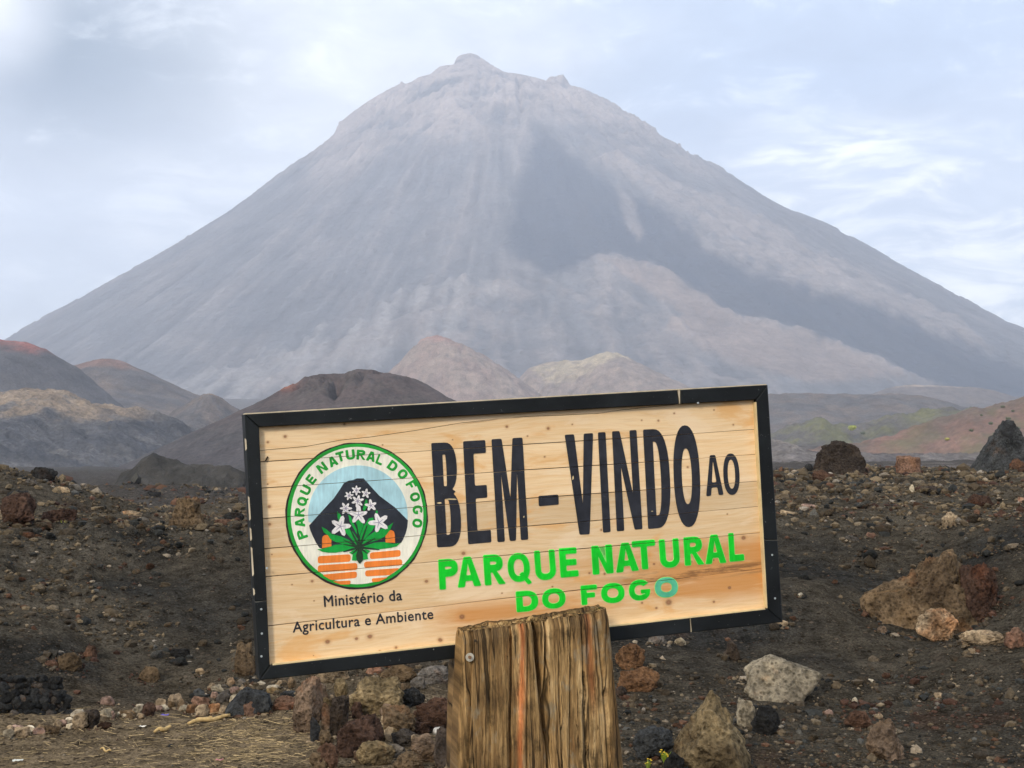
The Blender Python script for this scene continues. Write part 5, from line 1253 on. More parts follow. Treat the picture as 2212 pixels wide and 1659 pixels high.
# ---- letters
def arc(cx_, cy_, rx, ry, a0, a1, n=14, p=1.0):
    out = []
    for i in range(n + 1):
        a = rad(a0 + (a1 - a0) * i / n); c, s_ = math.cos(a), math.sin(a)
        out.append((cx_ + rx * math.copysign(abs(c) ** p, c), cy_ + ry * math.copysign(abs(s_) ** p, s_)))
    return out
def glyph(ch, a, b):
    """outline + holes in a unit box, y up; a = stem width, b = bar height"""
    if ch == '-' : return [[(0, 0), (0, 1), (1, 1), (1, 0)]]
    if ch == 'I': return [[(0, 0), (0, 1), (1, 1), (1, 0)]]
    if ch == 'L': return [[(0, 0), (0, 1), (a, 1), (a, b), (1, b), (1, 0)]]
    if ch == 'E': return [[(0, 0), (0, 1), (.97, 1), (.97, 1 - b), (a, 1 - b), (a, .5 + b * .5), (.93, .5 + b * .5), (.93, .5 - b * .5), (a, .5 - b * .5), (a, b), (1, b), (1, 0)]]
    if ch == 'F': return [[(0, 0), (0, 1), (1, 1), (1, 1 - b), (a, 1 - b), (a, .48 + b * .5), (.85, .48 + b * .5), (.85, .48 - b * .5), (a, .48 - b * .5), (a, 0)]]
    if ch == 'T': return [[(0, 1), (1, 1), (1, 1 - b), (.5 + a / 2, 1 - b), (.5 + a / 2, 0), (.5 - a / 2, 0), (.5 - a / 2, 1 - b), (0, 1 - b)]]
    if ch == 'U': return [[(0, 1), (a, 1), (a, .34)] + arc(.5, .34, .5 - a, .34 - b, 180, 360, 12, .9)[1:-1] + [(1 - a, .34), (1 - a, 1), (1, 1), (1, .34)] + arc(.5, .34, .5, .34, 360, 180, 14, .9)[1:-1] + [(0, .34)]]
    if ch == 'O' or ch == 'Q': return [arc(.5, .5, .5, .5, 0, 360, 36, .88)[:-1], arc(.5, .5, .5 - a, .5 - b, 360, 0, 30, .9)[:-1]]
    if ch == 'D': return [[(0, 0), (0, 1), (.4, 1)] + arc(.4, .5, .6, .5, 90, -90, 20, .82)[1:-1] + [(.4, 0)], [(a, b), (.42, b)] + arc(.42, .5, .58 - a, .5 - b, -90, 90, 16, .85)[1:-1] + [(.42, 1 - b), (a, 1 - b)]]
    if ch in 'PR':
        lo = .42 if ch == 'P' else .44; cy_ = (1 + lo) / 2; ry = (1 - lo) / 2; ext = 1.0 if ch == 'P' else .96
        lobe = arc(.5, cy_, ext - .5, ry, 90, -90, 16, .85)
        hole = [(a, 1 - b), (a, lo + b)] + arc(.48, cy_, ext - .48 - a, ry - b, -90, 90, 12, .9)
        if ch == 'P': return [[(0, 0), (0, 1)] + lobe + [(a, lo), (a, 0)], hole]
        return [[(0, 0), (0, 1)] + lobe[:-2] + [(.62, lo + .01), (1.02, 0), (1.0 - a * 1.0, 0), (.42, lo - .03), (a, lo - .03), (a, 0)], hole]
    if ch == 'B':
        up = arc(.5, .765, .43, .235, 90, -90, 14, .82); dn = arc(.5, .265, .5, .265, 90, -90, 14, .82)
        up = [p for p in up if p[1] > .535]; dn = [p for p in dn if p[1] < .515]
        return [[(0, 0), (0, 1)] + up + [(.86, .525)] + dn, [(a, 1 - b), (a, .53 + b * .45)] + arc(.5, (1 - b + .53 + b * .45) / 2, .43 - a, (1 - b - .53 - b * .45) / 2, -90, 90, 10, .9),
                [(a, .50 - b * .35), (a, b)] + arc(.5, (.5 - b * .35 + b) / 2, .5 - a, (.5 - b * .35 - b) / 2, -90, 90, 10, .9)]
    if ch == 'N': return [[(0, 0), (0, 1), (a * 1.05, 1), (1 - a, .36), (1 - a, 1), (1, 1), (1, 0), (1 - a * 1.05, 0), (a, .64), (a, 0)]]
    if ch == 'M': return [[(0, 0), (0, 1), (a * 1.35, 1), (.5, .42), (1 - a * 1.35, 1), (1, 1), (1, 0), (1 - a, 0), (1 - a, .66), (.5 + a * .42, 0), (.5 - a * .42, 0), (a, .66), (a, 0)]]
    if ch == 'V': return [[(0, 1), (a * 1.1, 1), (.5, .30), (1 - a * 1.1, 1), (1, 1), (.5 + a * .62, 0), (.5 - a * .62, 0)]]
    if ch == 'A':
        ap = 1 - b * 1.0; xl = lambda y: a * 1.08 + (.5 - a * 1.08) * y / ap
        return [[(0, 0), (.5 - a * .62, 1), (.5 + a * .62, 1), (1, 0), (1 - a * 1.08, 0), (1 - xl(.20), .20), (xl(.20), .20), (a * 1.08, 0)], [(xl(.20 + b * .9), .20 + b * .9), (1 - xl(.20 + b * .9), .20 + b * .9), (.5, ap)]]
    if ch == 'G':
        o_ = arc(.5, .5, .5, .5, 38, 335, 30, .9); i_ = arc(.5, .5, .5 - a, .5 - b, 300, 45, 22, .9)
        return [o_ + [(1, .52), (.55, .52), (.55, .52 - b * .8), (1 - a, .52 - b * .8), (1 - a, .30)] + i_]
def rounded(loop, r):
    out = []; n = len(loop)
    for i in range(n):
        p, q, s_ = np.array(loop[i - 1]), np.array(loop[i]), np.array(loop[(i + 1) % n])
        a_, b_ = p - q, s_ - q; la, lb = np.linalg.norm(a_), np.linalg.norm(b_)
        if la < 1e-9 or lb < 1e-9: continue
        cosang = a_ @ b_ / la / lb
        if cosang < -.82: out.append(tuple(q)); continue
        rr = min(r, .42 * la, .42 * lb); A_, B_ = q + a_ / la * rr, q + b_ / lb * rr
        for t in (0, .33, .67, 1): out.append(tuple((1 - t) ** 2 * A_ + 2 * t * (1 - t) * q + t * t * B_))
    return out
def quadmap(quad, x, y):
    (tl, tr, br, bl) = quad
    return tuple(np.array(tl) * (1 - x) * y + np.array(tr) * x * y + np.array(br) * x * (1 - y) + np.array(bl) * (1 - x) * (1 - y))
def letter(ch, quad, zf, a, b, mat, rnd=.0035, thick=.0010, parent=None, name='letter', halo=None):
    for li, gl in enumerate([glyph(ch, a, b)] + ([[[(.50, .26), (.66, .34), (1.05, -.06), (.88, -.12)]]] if ch == 'Q' else [])):
        loops = [rounded([plane_uv(*zf(*quadmap(quad, x, y))) for x, y in lpp], rnd) for lpp in gl]
        prism(name if li == 0 else 'letter_tail', loops, -RECESS + .0002, -RECESS + thick + li * .0002, mat, parent or sign, chamfer=.0003, cut=True)
        if halo is not None:
            o_ = loops[0]; c_ = np.mean(np.array(o_), 0)
            # a slightly wider underlay: painted edge round the cut letter
            hl = []; n = len(o_)
            ar = sum(o_[i][0] * o_[(i + 1) % n][1] - o_[(i + 1) % n][0] * o_[i][1] for i in range(n)); sg = 1 if ar > 0 else -1
            for i in range(n):
                p, s_ = np.array(o_[i - 1]), np.array(o_[(i + 1) % n]); t_ = s_ - p; t_ = t_ / (np.linalg.norm(t_) + 1e-9)
                hl.append(tuple(np.array(o_[i]) + sg * np.array([t_[1], -t_[0]]) * halo[1]))
            hs = []
            for o2 in loops[1:]:
                n2 = len(o2); ar = sum(o2[i][0] * o2[(i + 1) % n2][1] - o2[(i + 1) % n2][0] * o2[i][1] for i in range(n2)); s2 = -1 if ar > 0 else 1; hh_ = []
                for i in range(n2):
                    p, s_ = np.array(o2[i - 1]), np.array(o2[(i + 1) % n2]); t_ = s_ - p; t_ = t_ / (np.linalg.norm(t_) + 1e-9)
                    hh_.append(tuple(np.array(o2[i]) + s2 * np.array([t_[1], -t_[0]]) * halo[1] * .8))
                hs.append(hh_)
            prism('letter_edge', [hl] + hs, -RECESS + .0001, -RECESS + .0004 + li * .0001, halo[0], sign, cut=True)
BIG = [('B', (70, 390), (222, 384), (250, 988), (105, 996), .40, .115), ('E', (255, 380), (388, 372), (420, 966), (285, 978), .42, .125), ('M', (420, 368), (600, 358), (634, 950), (455, 966), .24, .1),
       ('-', (693, 697), (808, 689), (811, 747), (695, 757), 1, 1), ('V', (845, 342), (1010, 332), (1040, 917), (882, 925), .30, .1), ('I', (1038, 328), (1082, 326), (1112, 906), (1068, 911), 1, 1),
       ('N', (1120, 322), (1262, 314), (1297, 889), (1148, 903), .29, .1), ('D', (1300, 312), (1443, 305), (1470, 878), (1330, 889), .37, .125), ('O', (1466, 290), (1618, 284), (1643, 874), (1490, 882), .31, .225),
       ('A', (1655, 462), (1752, 457), (1768, 690), (1667, 699), .26, .14), ('O', (1762, 452), (1854, 449), (1866, 688), (1771, 694), .27, .15)]
for ch, tl, tr, br, bl, a, b in BIG: letter(ch, (tl, tr, br, bl), Z2, a, b, M_let)
GRN = [('P', (112, 1068), (220, 1061), (230, 1232), (120, 1241), .32, .24), ('A', (218, 1056), (340, 1048), (360, 1217), (226, 1229), .27, .2), ('R', (372, 1042), (484, 1035), (500, 1206), (384, 1216), .31, .22), ('Q', (510, 1034), (635, 1026), (648, 1190), (522, 1200), .26, .2),
       ('U', (668, 1018), (784, 1009), (798, 1178), (680, 1190), .27, .2), ('E', (812, 1003), (914, 996), (926, 1162), (823, 1171), .34, .2), ('N', (1000, 990), (1117, 979), (1129, 1144), (1010, 1154), .31, .2), ('A', (1134, 975), (1256, 966), (1276, 1129), (1145, 1142), .28, .2),
       ('T', (1235, 962), (1367, 951), (1380, 1118), (1246, 1126), .26, .2), ('U', (1392, 953), (1504, 944), (1516, 1108), (1404, 1118), .29, .2), ('R', (1535, 940), (1642, 930), (1654, 1093), (1545, 1102), .31, .2), ('A', (1655, 928), (1768, 919), (1784, 1084), (1664, 1093), .28, .2),
       ('L', (1795, 915), (1876, 909), (1888, 1071), (1804, 1079), .36, .22),
       ('D', (562, 1253), (686, 1244), (694, 1361), (568, 1372), .29, .24), ('O', (714, 1240), (846, 1230), (852, 1345), (717, 1355), .25, .24), ('F', (938, 1220), (1030, 1212), (1038, 1322), (945, 1331), .34, .24),
       ('O', (1056, 1208), (1188, 1199), (1195, 1314), (1060, 1322), .25, .25), ('G', (1217, 1190), (1338, 1180), (1346, 1298), (1222, 1308), .25, .24), ('O', (1368, 1175), (1498, 1166), (1504, 1281), (1372, 1290), .25, .25)]
M_teal = mat_plain('faded_green_letter_paint', (.10, .50, .28), .5, .25, 30, .3, .25)
for gi, (ch, tl, tr, br, bl, a, b) in enumerate(GRN): letter(ch, (tl, tr, br, bl), Z2, a, b, M_teal if gi == len(GRN) - 1 else M_green, .0028, halo=(M_halo, .0011))
# handwritten style ministry lines
def text_line(s_, quad, zf, mat, offset=.0):
    cu = bpy.data.curves.new('ministry_lettering', 'FONT'); cu.body = s_; cu.size = 1.0; cu.offset = offset; cu.resolution_u = 3; cu.fill_mode = 'FRONT'; cu.space_character = 1.06
    to = bpy.data.objects.new('tmp', cu); COL.objects.link(to); dg = bpy.context.evaluated_depsgraph_get(); dg.update()
    me = bpy.data.meshes.new_from_object(to.evaluated_get(dg)); bpy.data.objects.remove(to)
    bm = bmesh.new()
    for sh in ((0, 0, 0), (.026, .004, .00003), (.013, .018, .00006), (.013, -.012, .00009)):
        b0 = len(bm.verts); bm.from_mesh(me); bm.verts.ensure_lookup_table()
        for v in bm.verts[b0:]: v.co += Vector((sh[0], sh[1], sh[2]))
    bm.to_mesh(me); bm.free()
    V = np.array([v.co[:] for v in me.vertices]); x0_, x1_ = V[:, 0].min(), V[:, 0].max(); cap = CAPH
    bm = bmesh.new(); bm.from_mesh(me)
    for v in bm.verts:
        px_, py_ = zf(*quadmap(quad, (v.co.x - x0_) / (x1_ - x0_), v.co.y / cap)); u, vv = plane_uv(px_, py_); v.co = Vector(S(u, vv, -RECESS + .0006 + v.co.z))
    bm.normal_update()
    if sum(f.normal.dot(Vector(rn)) for f in bm.faces) < 0: bmesh.ops.reverse_faces(bm, faces=bm.faces)
    r_ = bmesh.ops.extrude_face_region(bm, geom=bm.faces[:]); vs = [e for e in r_['geom'] if isinstance(e, bmesh.types.BMVert)]
    for v in vs: v.co -= Vector(rn) * .0004
    bmesh.ops.recalc_face_normals(bm, faces=bm.faces)
    bm.to_mesh(me); bm.free(); me.name = 'ministry_lettering'; return link('ministry_lettering', me, sign, mat)
CAPH = .70
text_line('Ministério da', ((508, 1178), (926, 1144), (930, 1200), (512, 1236)), Z1, M_let)
text_line('Agricultura e Ambiente', ((342, 1318), (1094, 1246), (1097, 1300), (344, 1374)), Z1, M_let)

# ---- emblem
emb_c = plane_uv(*Z4(775, 846))
emblem = bpy.data.objects.new('emblem', None); COL.objects.link(emblem); emblem.parent = sign; emblem['label'] = 'round park emblem with volcano, white flowers and orange bricks'
def P4(pts): return [plane_uv(*Z4(x, y)) for x, y in pts]
def ell(cx_, cy_, rx, ry, n=72): return [(cx_ + rx * math.cos(2 * math.pi * i / n), cy_ + ry * math.sin(2 * math.pi * i / n)) for i in range(n)]
M_e = {k: mat_plain('emblem_' + k, c, .55, v, sc_, .3, .2, tuple(.75 * q + .10 for q in c)) for k, c, v, sc_ in (('black', (.03, .02, .018), .3, 40), ('cream', (.86, .82, .66), .06, 20), ('blue', (.42, .66, .70), .10, 14), ('dark', (.028, .032, .042), .35, 24),
       ('orange', (.86, .23, .035), .10, 20), ('white', (.82, .78, .74), .10, 90), ('leaf', (.008, .34, .045), .18, 30), ('stem', (.018, .045, .022), .2, 40), ('violet', (.32, .29, .36), .2, 60))}
LAY = [0]
def epart(name, pts, mat, layer, rnd=0, cut=True, holes=()):
    lp_ = P4(pts)
    if rnd: lp_ = rounded(lp_, rnd)
    LAY[0] += 1; top = -RECESS + .0004 + layer * .00028 + (LAY[0] % 23) * .000006
    return prism(name, [lp_] + [P4(h) for h in holes], -RECESS + .0001, top, mat, emblem, cut=cut)
wob = [(x + 3 * math.sin(i * .9) + 2 * math.sin(i * 2.3), y + 3 * math.cos(i * 1.3)) for i, (x, y) in enumerate(ell(775, 846, 716, 738, 90))]
epart('outline_ring', wob, M_e['black'], 0); epart('green_ring', ell(778, 842, 700, 722), M_greend, 1); epart('cream_disc', ell(780, 842, 666, 690), M_e['cream'], 2)
epart('sky_field', [(788 + 500 * math.cos(rad(a)), 838 - 500 * math.sin(rad(a))) for a in range(-12, 193, 5)] + [(800, 1000)], M_e['blue'], 3)
epart('painted_volcano', [(298, 942), (380, 850), (480, 740), (545, 670), (600, 590), (650, 512), (700, 490), (735, 486), (780, 468), (845, 468), (900, 530), (1000, 640), (1160, 760), (1230, 830), (1290, 890),
      (1284, 960), (1268, 1020), (1240, 1085), (1222, 1115), (1000, 1150), (800, 1175), (600, 1178), (430, 1178), (400, 1165), (365, 1110), (335, 1050), (310, 990)], M_e['dark'], 4)
def rr_poly(x0, x1, y0, y1, sk=-22, r=24):
    return [(x0, y0), (x1, y0 + sk), (x1, y1 + sk), (x0, y1)]
for (x0, x1, y0, y1, sk) in ((385, 715, 1250, 1325, -20), (385, 783, 1342, 1414, -25), (425, 778, 1430, 1492, -28), (520, 716, 1500, 1538, -6), (908, 1217, 1214, 1281, -28), (850, 1233, 1306, 1368, -26), (860, 1215, 1398, 1452, -28), (926, 1120, 1474, 1514, -14)):
    cp0 = rr_poly(x0, x1, y0, y1, sk)
    if y1 > 1480 or (x1 == 1215): cp0 = [(min(max(x, x0), x1), y) for x, y in cp0]
    if x0 == 425: cp0 = [(425, 1436), (778, 1402), (778, 1468), (520, 1492)]
    if x0 == 520: cp0 = [(530, 1503), (716, 1494), (714, 1532), (620, 1536)]
    if x0 == 860: cp0 = [(860, 1394), (1212, 1368), (1110, 1440), (862, 1455)]
    if x0 == 926: cp0 = [(926, 1474), (1096, 1460), (1000, 1505), (930, 1512)]
    epart('painted_brick', cp0, M_e['orange'], 3, .0055)
epart('painted_brick', [(428, 1170), (428, 1075), (436, 1050), (455, 1038), (492, 1036), (512, 1046), (522, 1072), (522, 1150)], M_e['orange'], 5)
epart('painted_brick', [(1065, 1112), (1063, 1030), (1072, 1002), (1095, 988), (1125, 988), (1148, 1000), (1158, 1030), (1162, 1116)], M_e['orange'], 5)
for lf_ in ([(380, 1180), (420, 1178), (470, 1165), (560, 1135), (660, 1130), (720, 1145), (770, 1165), (700, 1182), (640, 1200), (560, 1214), (490, 1214), (430, 1205)], [(423, 955), (470, 980), (530, 1030), (620, 1052), (700, 1088), (765, 1155), (640, 1132), (560, 1105), (510, 1078), (490, 1045), (445, 1010)],
            [(640, 988), (680, 958), (740, 1010), (790, 1085), (795, 1150), (765, 1130), (720, 1075), (680, 1030)], [(690, 830), (715, 850), (750, 930), (792, 1015), (790, 1050), (740, 965), (705, 900)], [(768, 900), (800, 885), (840, 890), (842, 945), (805, 1045), (778, 965)],
            [(940, 862), (900, 868), (845, 950), (812, 1040), (808, 1130), (860, 1070), (925, 1000), (958, 950)], [(1143, 912), (1125, 925), (1080, 955), (960, 1000), (880, 1055), (825, 1128), (900, 1115), (1000, 1085), (1060, 1050), (1112, 985)],
            [(1215, 1115), (1190, 1122), (1130, 1125), (1050, 1108), (950, 1115), (845, 1152), (880, 1175), (1000, 1180), (1120, 1165), (1180, 1150)], [(580, 798), (600, 820), (622, 850), (640, 885), (598, 902), (583, 860)], [(868, 678), (882, 690), (885, 745), (850, 800), (836, 780), (850, 730)],
            [(972, 780), (988, 800), (985, 862), (958, 850)], [(750, 1185), (700, 1215), (735, 1235), (728, 1292), (772, 1295), (792, 1225), (795, 1190)], [(815, 1185), (870, 1180), (915, 1195), (880, 1230), (890, 1278), (840, 1286), (812, 1220)]):
    epart('painted_leaf', lf_, M_e['leaf'], 6 + (lf_[0][0] % 3) * .3)
def stroke(p, q, w0, w1): 
    d = np.array(q, float) - p; n = np.array([-d[1], d[0]]) / np.linalg.norm(d); m_ = (np.array(p) + q) / 2.
    return [tuple(p + n * w0), tuple(m_ + n * (w0 + w1) * .62), tuple(q + n * w1), tuple(q - n * w1), tuple(m_ - n * (w0 + w1) * .62), tuple(p - n * w0)]
for q_, w_e in (((642, 1205), 9), ((730, 1228), 7), ((885, 1225), 7), ((1003, 1184), 8), ((640, 1085), 6), ((700, 960), 7), ((880, 940), 9), ((960, 1070), 8), ((640, 1130), 6), ((775, 930), 6)):
    epart('painted_stem', stroke(np.array([803., 1160.]), np.array(q_, float), 11, w_e * .5), M_e['stem'], 7.6)
epart('painted_root', [(800, 1140), (830, 1160), (826, 1190), (838, 1235), (838, 1290), (805, 1326), (775, 1290), (768, 1240), (785, 1190), (772, 1165)], M_e['stem'], 8)
for (fx, fy, fr, rt, npt) in ((772, 588, 50, 0, 6), (697, 642, 46, 20, 6), (868, 620, 48, 10, 5), (785, 697, 64, 12, 6), (665, 770, 62, 30, 6), (918, 740, 62, -8, 5), (792, 835, 98, 0, 5), (612, 950, 106, 14, 5), (998, 912, 104, -20, 5)):
    pts_ = []
    for i in range(npt * 6):
        a = 2 * math.pi * i / (npt * 6); r_ = fr * (.72 + .30 * math.cos(npt * a) + .05 * math.sin(3 * a + fx)) 
        pts_.append((fx + r_ * math.sin(a + rad(rt)), fy - r_ * math.cos(a + rad(rt))))
    epart('painted_flower', pts_, M_e['white'], 9)
    for i in range(npt):
        a = 2 * math.pi * i / npt + rad(rt); epart('flower_line', stroke(np.array([fx, fy], float), np.array([fx + fr * .55 * math.sin(a), fy - fr * .55 * math.cos(a)]), 4, 1.2), M_e['violet'], 9.6)
CIRC = [('P', 228, 1030), ('A', 205, 915), ('R', 203, 808), ('Q', 228, 700), ('U', 265, 585), ('E', 318, 478), ('N', 428, 362), ('A', 535, 298), ('T', 612, 250), ('U', 712, 230), ('R', 820, 232), ('A', 922, 248), ('L', 1010, 282), ('D', 1138, 345), ('O', 1238, 425),
        ('F', 1325, 535), ('O', 1362, 655), ('G', 1388, 785), ('O', 1385, 918)]
for ch, x, y in CIRC:
    ang = math.atan2(x - 785, 843 - y); hw = {'L': 34, 'F': 36, 'E': 36, 'T': 42}.get(ch, 45); hh_ = 50
    for li, gl in enumerate([glyph(ch, .30, .24)] + ([[[(.50, .30), (.66, .40), (1.05, -.02), (.86, -.10)]]] if ch == 'Q' else [])):
        loops = []
        for lpp in gl:
            q_ = []
            for gx_, gy_ in lpp:
                dx_, dy_ = (gx_ - .5) * 2 * hw, (gy_ - .5) * 2 * hh_
                q_.append(plane_uv(*Z4(x + dx_ * math.cos(ang) + dy_ * math.sin(ang), y + dx_ * math.sin(ang) - dy_ * math.cos(ang))))
            loops.append(rounded(q_, .0018))
        prism('circle_letter' if li == 0 else 'letter_tail', loops, -RECESS + .0010, -RECESS + .00135 + li * .0001, M_greend, emblem, cut=True)

# chips and scuffs of bare paint on the big letters
for (x, y, w_, h_) in ((188, 716, 30, 5), (118, 738, 14, 4), (893, 592, 4, 12), (1352, 786, 5, 3), (608, 818, 3, 6), (330, 470, 3, 3)):
    c0 = [(x + w_ * math.cos(t) * (1 + .2 * math.sin(3 * t + x)), y + h_ * math.sin(t) * (1 + .3 * math.cos(2 * t + y))) for t in np.linspace(0, 2 * math.pi, 13)[:-1]]
    prism('paint_chip', [[plane_uv(*Z2(a, b_)) for a, b_ in c0]], -RECESS + .0008, -RECESS + .00125, M_cream, sign)

# ---- the post
def post_mat():
    m, t, b = mat_new('weathered_post_wood'); uv = t.new('ShaderNodeUVMap').outputs[0]
    at = t.new('ShaderNodeAttribute', attribute_name='Col').outputs['Color']
    sw = t.noise(t.mapping(uv, (5, 3.0, 1)), 1.0, 4, .6); swv = t.vmath('MULTIPLY', sw, (1, 0, 0))
    def fib(sx, sy, wp, det=5, ro=.65, off=0.0):
        return t.noise(t.vmath('ADD', t.mapping(uv, (sx, sy, 1), (off, off, 0)), t.vmath('MULTIPLY', swv, (wp, 0, 0))), 1.0, det, ro)
    g1 = fib(45, 2.6, 1.2); g2 = fib(240, 14, 3, 5, .7); g3 = fib(520, 40, 5, 3, .7)
    bl = t.noise(t.mapping(uv, (13, 4.5, 1)), 1.0, 6, .68, .6); b2 = t.noise(t.mapping(uv, (20, 9, 1), (3, 8, 0)), 1.0, 7, .7); b3 = t.noise(t.mapping(uv, (7, 3.2, 1), (9, 2, 0)), 1.0, 5, .6)
    ck = fib(36, .8, 1.2, 2, .5, 4.0); ck2 = fib(85, 2.2, 2.0, 2, .5, 11.0)
    c1 = t.rng(t.math('ABSOLUTE', t.math('SUBTRACT', ck, .5)), .002, .014); c2 = t.rng(t.math('ABSOLUTE', t.math('SUBTRACT', ck2, .52)), .002, .014)
    crack = t.math('MULTIPLY', c1, t.math('MAXIMUM', c2, t.rng(b2, .45, .50)))
    c = t.ramp(t.math('ADD', t.math('MULTIPLY', g1, .6), t.math('MULTIPLY', b3, .4)), [(.36, (.05, .028, .014)), (.47, (.21, .12, .045)), (.55, (.42, .26, .105)), (.64, (.68, .47, .23))])
    c = t.mix(t.rng(bl, .57, .66, 0, .75), c, c4((.34, .15, .045)))
    c = t.mix(t.rng(b2, .56, .64, 0, .65), c, c4((.27, .235, .16)))
    c = t.mix(t.rng(b2, .46, .36, 0, .8), c, c4((.085, .052, .02)))
    c = t.mix(t.rng(b3, .50, .40, 0, .45), c, c4((.13, .085, .04)))
    c = t.vmath('MULTIPLY', c, t.rng(g2, .32, .68, .50, 1.42)); c = t.vmath('MULTIPLY', c, t.rng(g3, .32, .68, .75, 1.22)); c = t.vmath('MULTIPLY', c, t.rng(crack, 0, 1, .22, 1.0)); c = t.vmath('MULTIPLY', c, at)
    h_ = t.math('ADD', t.math('MULTIPLY', g2, .5), crack)
    t.l.new(c, b.inputs['Base Color']); b.inputs['Roughness'].default_value = .85; b.inputs['Specular IOR Level'].default_value = .2
    nb = t.bump(g1, .5, .004); nb = t.bump(h_, .9, .0035, nb); t.l.new(nb, b.inputs['Normal']); return m
M_post = post_mat()
def build_post():
    yaw = math.atan2(ru[1], ru[0]) * .8; ca, sa = math.cos(yaw), math.sin(yaw); SHIFT = .009
    depth_c = float((T0 + ru * .62)[1])
    fd = depth_c - .115                                   # distance of the front face
    def edge(px): return (px - CX) / F * fd
    def make(name, x_l0, x_r0, x_l1, x_r1, ytop, zt_l, zt_r, thick, na, nz, zbot, jag=1.0, power=9.0, back=0.0):
        t = np.linspace(0, 2 * np.pi, 40001); cxs, sns = np.cos(t - np.pi / 2), np.sin(t - np.pi / 2)
        sx_ = np.sign(cxs) * np.abs(cxs) ** (2 / power); sy_ = np.sign(sns) * np.abs(sns) ** (2 / power)
        dl = np.hypot(np.diff(sx_), .6 * np.diff(sy_)) * np.where(sy_[1:] < 0, 1.0, .35); cl = np.concatenate([[0], np.cumsum(dl)])
        tg = np.linspace(0, cl[-1], na, endpoint=False); sx_ = np.interp(tg, cl, sx_); sy_ = np.interp(tg, cl, sy_)
        q = np.linspace(0, 1, nz)
        TT_, Q = np.meshgrid(np.arange(na), q, indexing='ij'); X0 = sx_[TT_]; Y0 = sy_[TT_]
        xl = x_l1 + (x_l0 - x_l1) * Q; xr = x_r1 + (x_r0 - x_r1) * Q
        cx_ = (xl + xr) / 2; hw = (xr - xl) / 2
        s_ = X0 * hw; arc_ = np.where(Y0 < 0, X0, 2 * np.sign(X0 + 1e-9) - X0)
        ztop = zt_l + (zt_r - zt_l) * (X0 + 1) / 2
        ztop = ztop + jag * (.008 * fbm(arc_ * 3, Y0 * 2, 3, .6, 4) + .006 * fbm(arc_ * 26, Y0 * 3, 3, .7, 8) - .004 * (1 - np.abs(X0)) )
        Z = zbot + (ztop - zbot) * Q
        bend = .25 * fbm(arc_ * 1.2, Z * 1.5, 3, .5, 31)
        g = fbm(arc_ * 9 + bend * 3, Z * .55, 4, .62, 3); g2_ = fbm(arc_ * 32 + bend * 9, Z * 1.6, 3, .65, 13)
        fis = np.zeros_like(Z)
        for fx_, dep, wd_, ya, yb, sl in ((-.38, .016, .012, -1, 2, .02), (-.62, .008, .010, .2, 2, -.02), (.03, .045, .040, .98, 2, -.20), (.12, .036, .014, -1, 2, .07), (.60, .014, .012, .2, 2, .10), (.42, .010, .008, 0, 2, .16), (-.15, .010, .010, -1, 2, .05), (.84, .02, .018, -1, 2, .03), (-.9, .01, .02, -1, 2, 0), (.28, .012, .009, -1, 1.1, .10)):
            c_ = fx_ + sl * (Z - 1.1) * 2.2 + .05 * fbm(Z * 3.2, Z * 0 + fx_ * 9, 3, .6, 2)
            m_ = sstep(ya - .12, ya + .12, Z) * sstep(yb + .12, yb - .12, Z)
            fis = fis + dep * np.exp(-((arc_ - c_) / wd_) ** 2) * m_
        disp = .0022 * fbm(arc_ * 3.5 + bend, Z * 1.8, 4, .6, 3) + .0007 * g2_ - fis * (Y0 < .2)
        lowfade = 1.0
        yy = Y0 * thick / 2 + thick / 2 + back
        cx_ = cx_ + back * sa; nx_, ny_ = X0, Y0; nl = np.hypot(nx_, ny_) + 1e-6
        xx = s_ + disp * nx_ / nl; yy = yy + disp * ny_ / nl
        # top edge crumbles inwards
        e = sstep(.985, 1.0, Q); yy = yy + np.where(Y0 < 0, 1, -1) * e * .012
        gx_ = cx_ + SHIFT + xx * ca - (yy) * sa; gy_ = fd + xx * sa + yy * ca
        V = np.stack([gx_, gy_, Z], -1) - SROOT_P
        n0 = len(V.reshape(-1, 3)); Fc = []
        i = np.arange(na)[:, None]; j = np.arange(nz - 1)[None, :]; i2 = (i + 1) % na
        quad = np.stack([i * nz + j, i2 * nz + j, i2 * nz + j + 1, i * nz + j + 1], -1).reshape(-1, 4)
        # concentric rings close the top
        rings = [V[:, -1]]; cen = V[:, -1].mean(0)
        VV = [V.reshape(-1, 3)]; faces = [quad]; prev = np.arange(na) * nz + nz - 1; nid = n0
        for kk, f_ in enumerate((.93, .8, .6, .4, .2, .05)):
            rg = cen + (V[:, -1] - cen) * f_; rg[:, 2] += .012 * fbm(rg[:, 0] * 60, rg[:, 1] * 14, 3, .6, 5) - .004
            VV.append(rg); cur = np.arange(na) + nid; nid += na
            faces.append(np.stack([prev, np.roll(prev, -1), np.roll(cur, -1), cur], -1)); prev = cur
        V = np.vstack(VV); Fc = np.vstack(faces)
        colv = np.clip(.92 - 0 * fis / .02, .18, 1.0)
        shade = np.ones((len(V), 3)); shade[:n0] = np.stack([colv] * 3, -1).reshape(-1, 3)
        # the fresh orange strip down the left third
        o_ = (np.exp(-((arc_ + .235 + .03 * np.sin(Z * 9) + .03 * fbm(Z * 14, arc_ * 5, 3, .6, 3)) / (.045 + .03 * fbm(Z * 7, arc_ * 0, 2, .6, 8))) ** 2) * sstep(1.42, 1.2, Z) * (Y0 < 0)).reshape(-1)
        o2 = (np.exp(-((arc_ - .68 - .10 * (Z - 1.1) + .03 * fbm(Z * 12, arc_ * 4, 3, .6, 5)) / .045) ** 2) * sstep(1.0, 1.10, Z) * (Y0 < 0) * .6).reshape(-1)
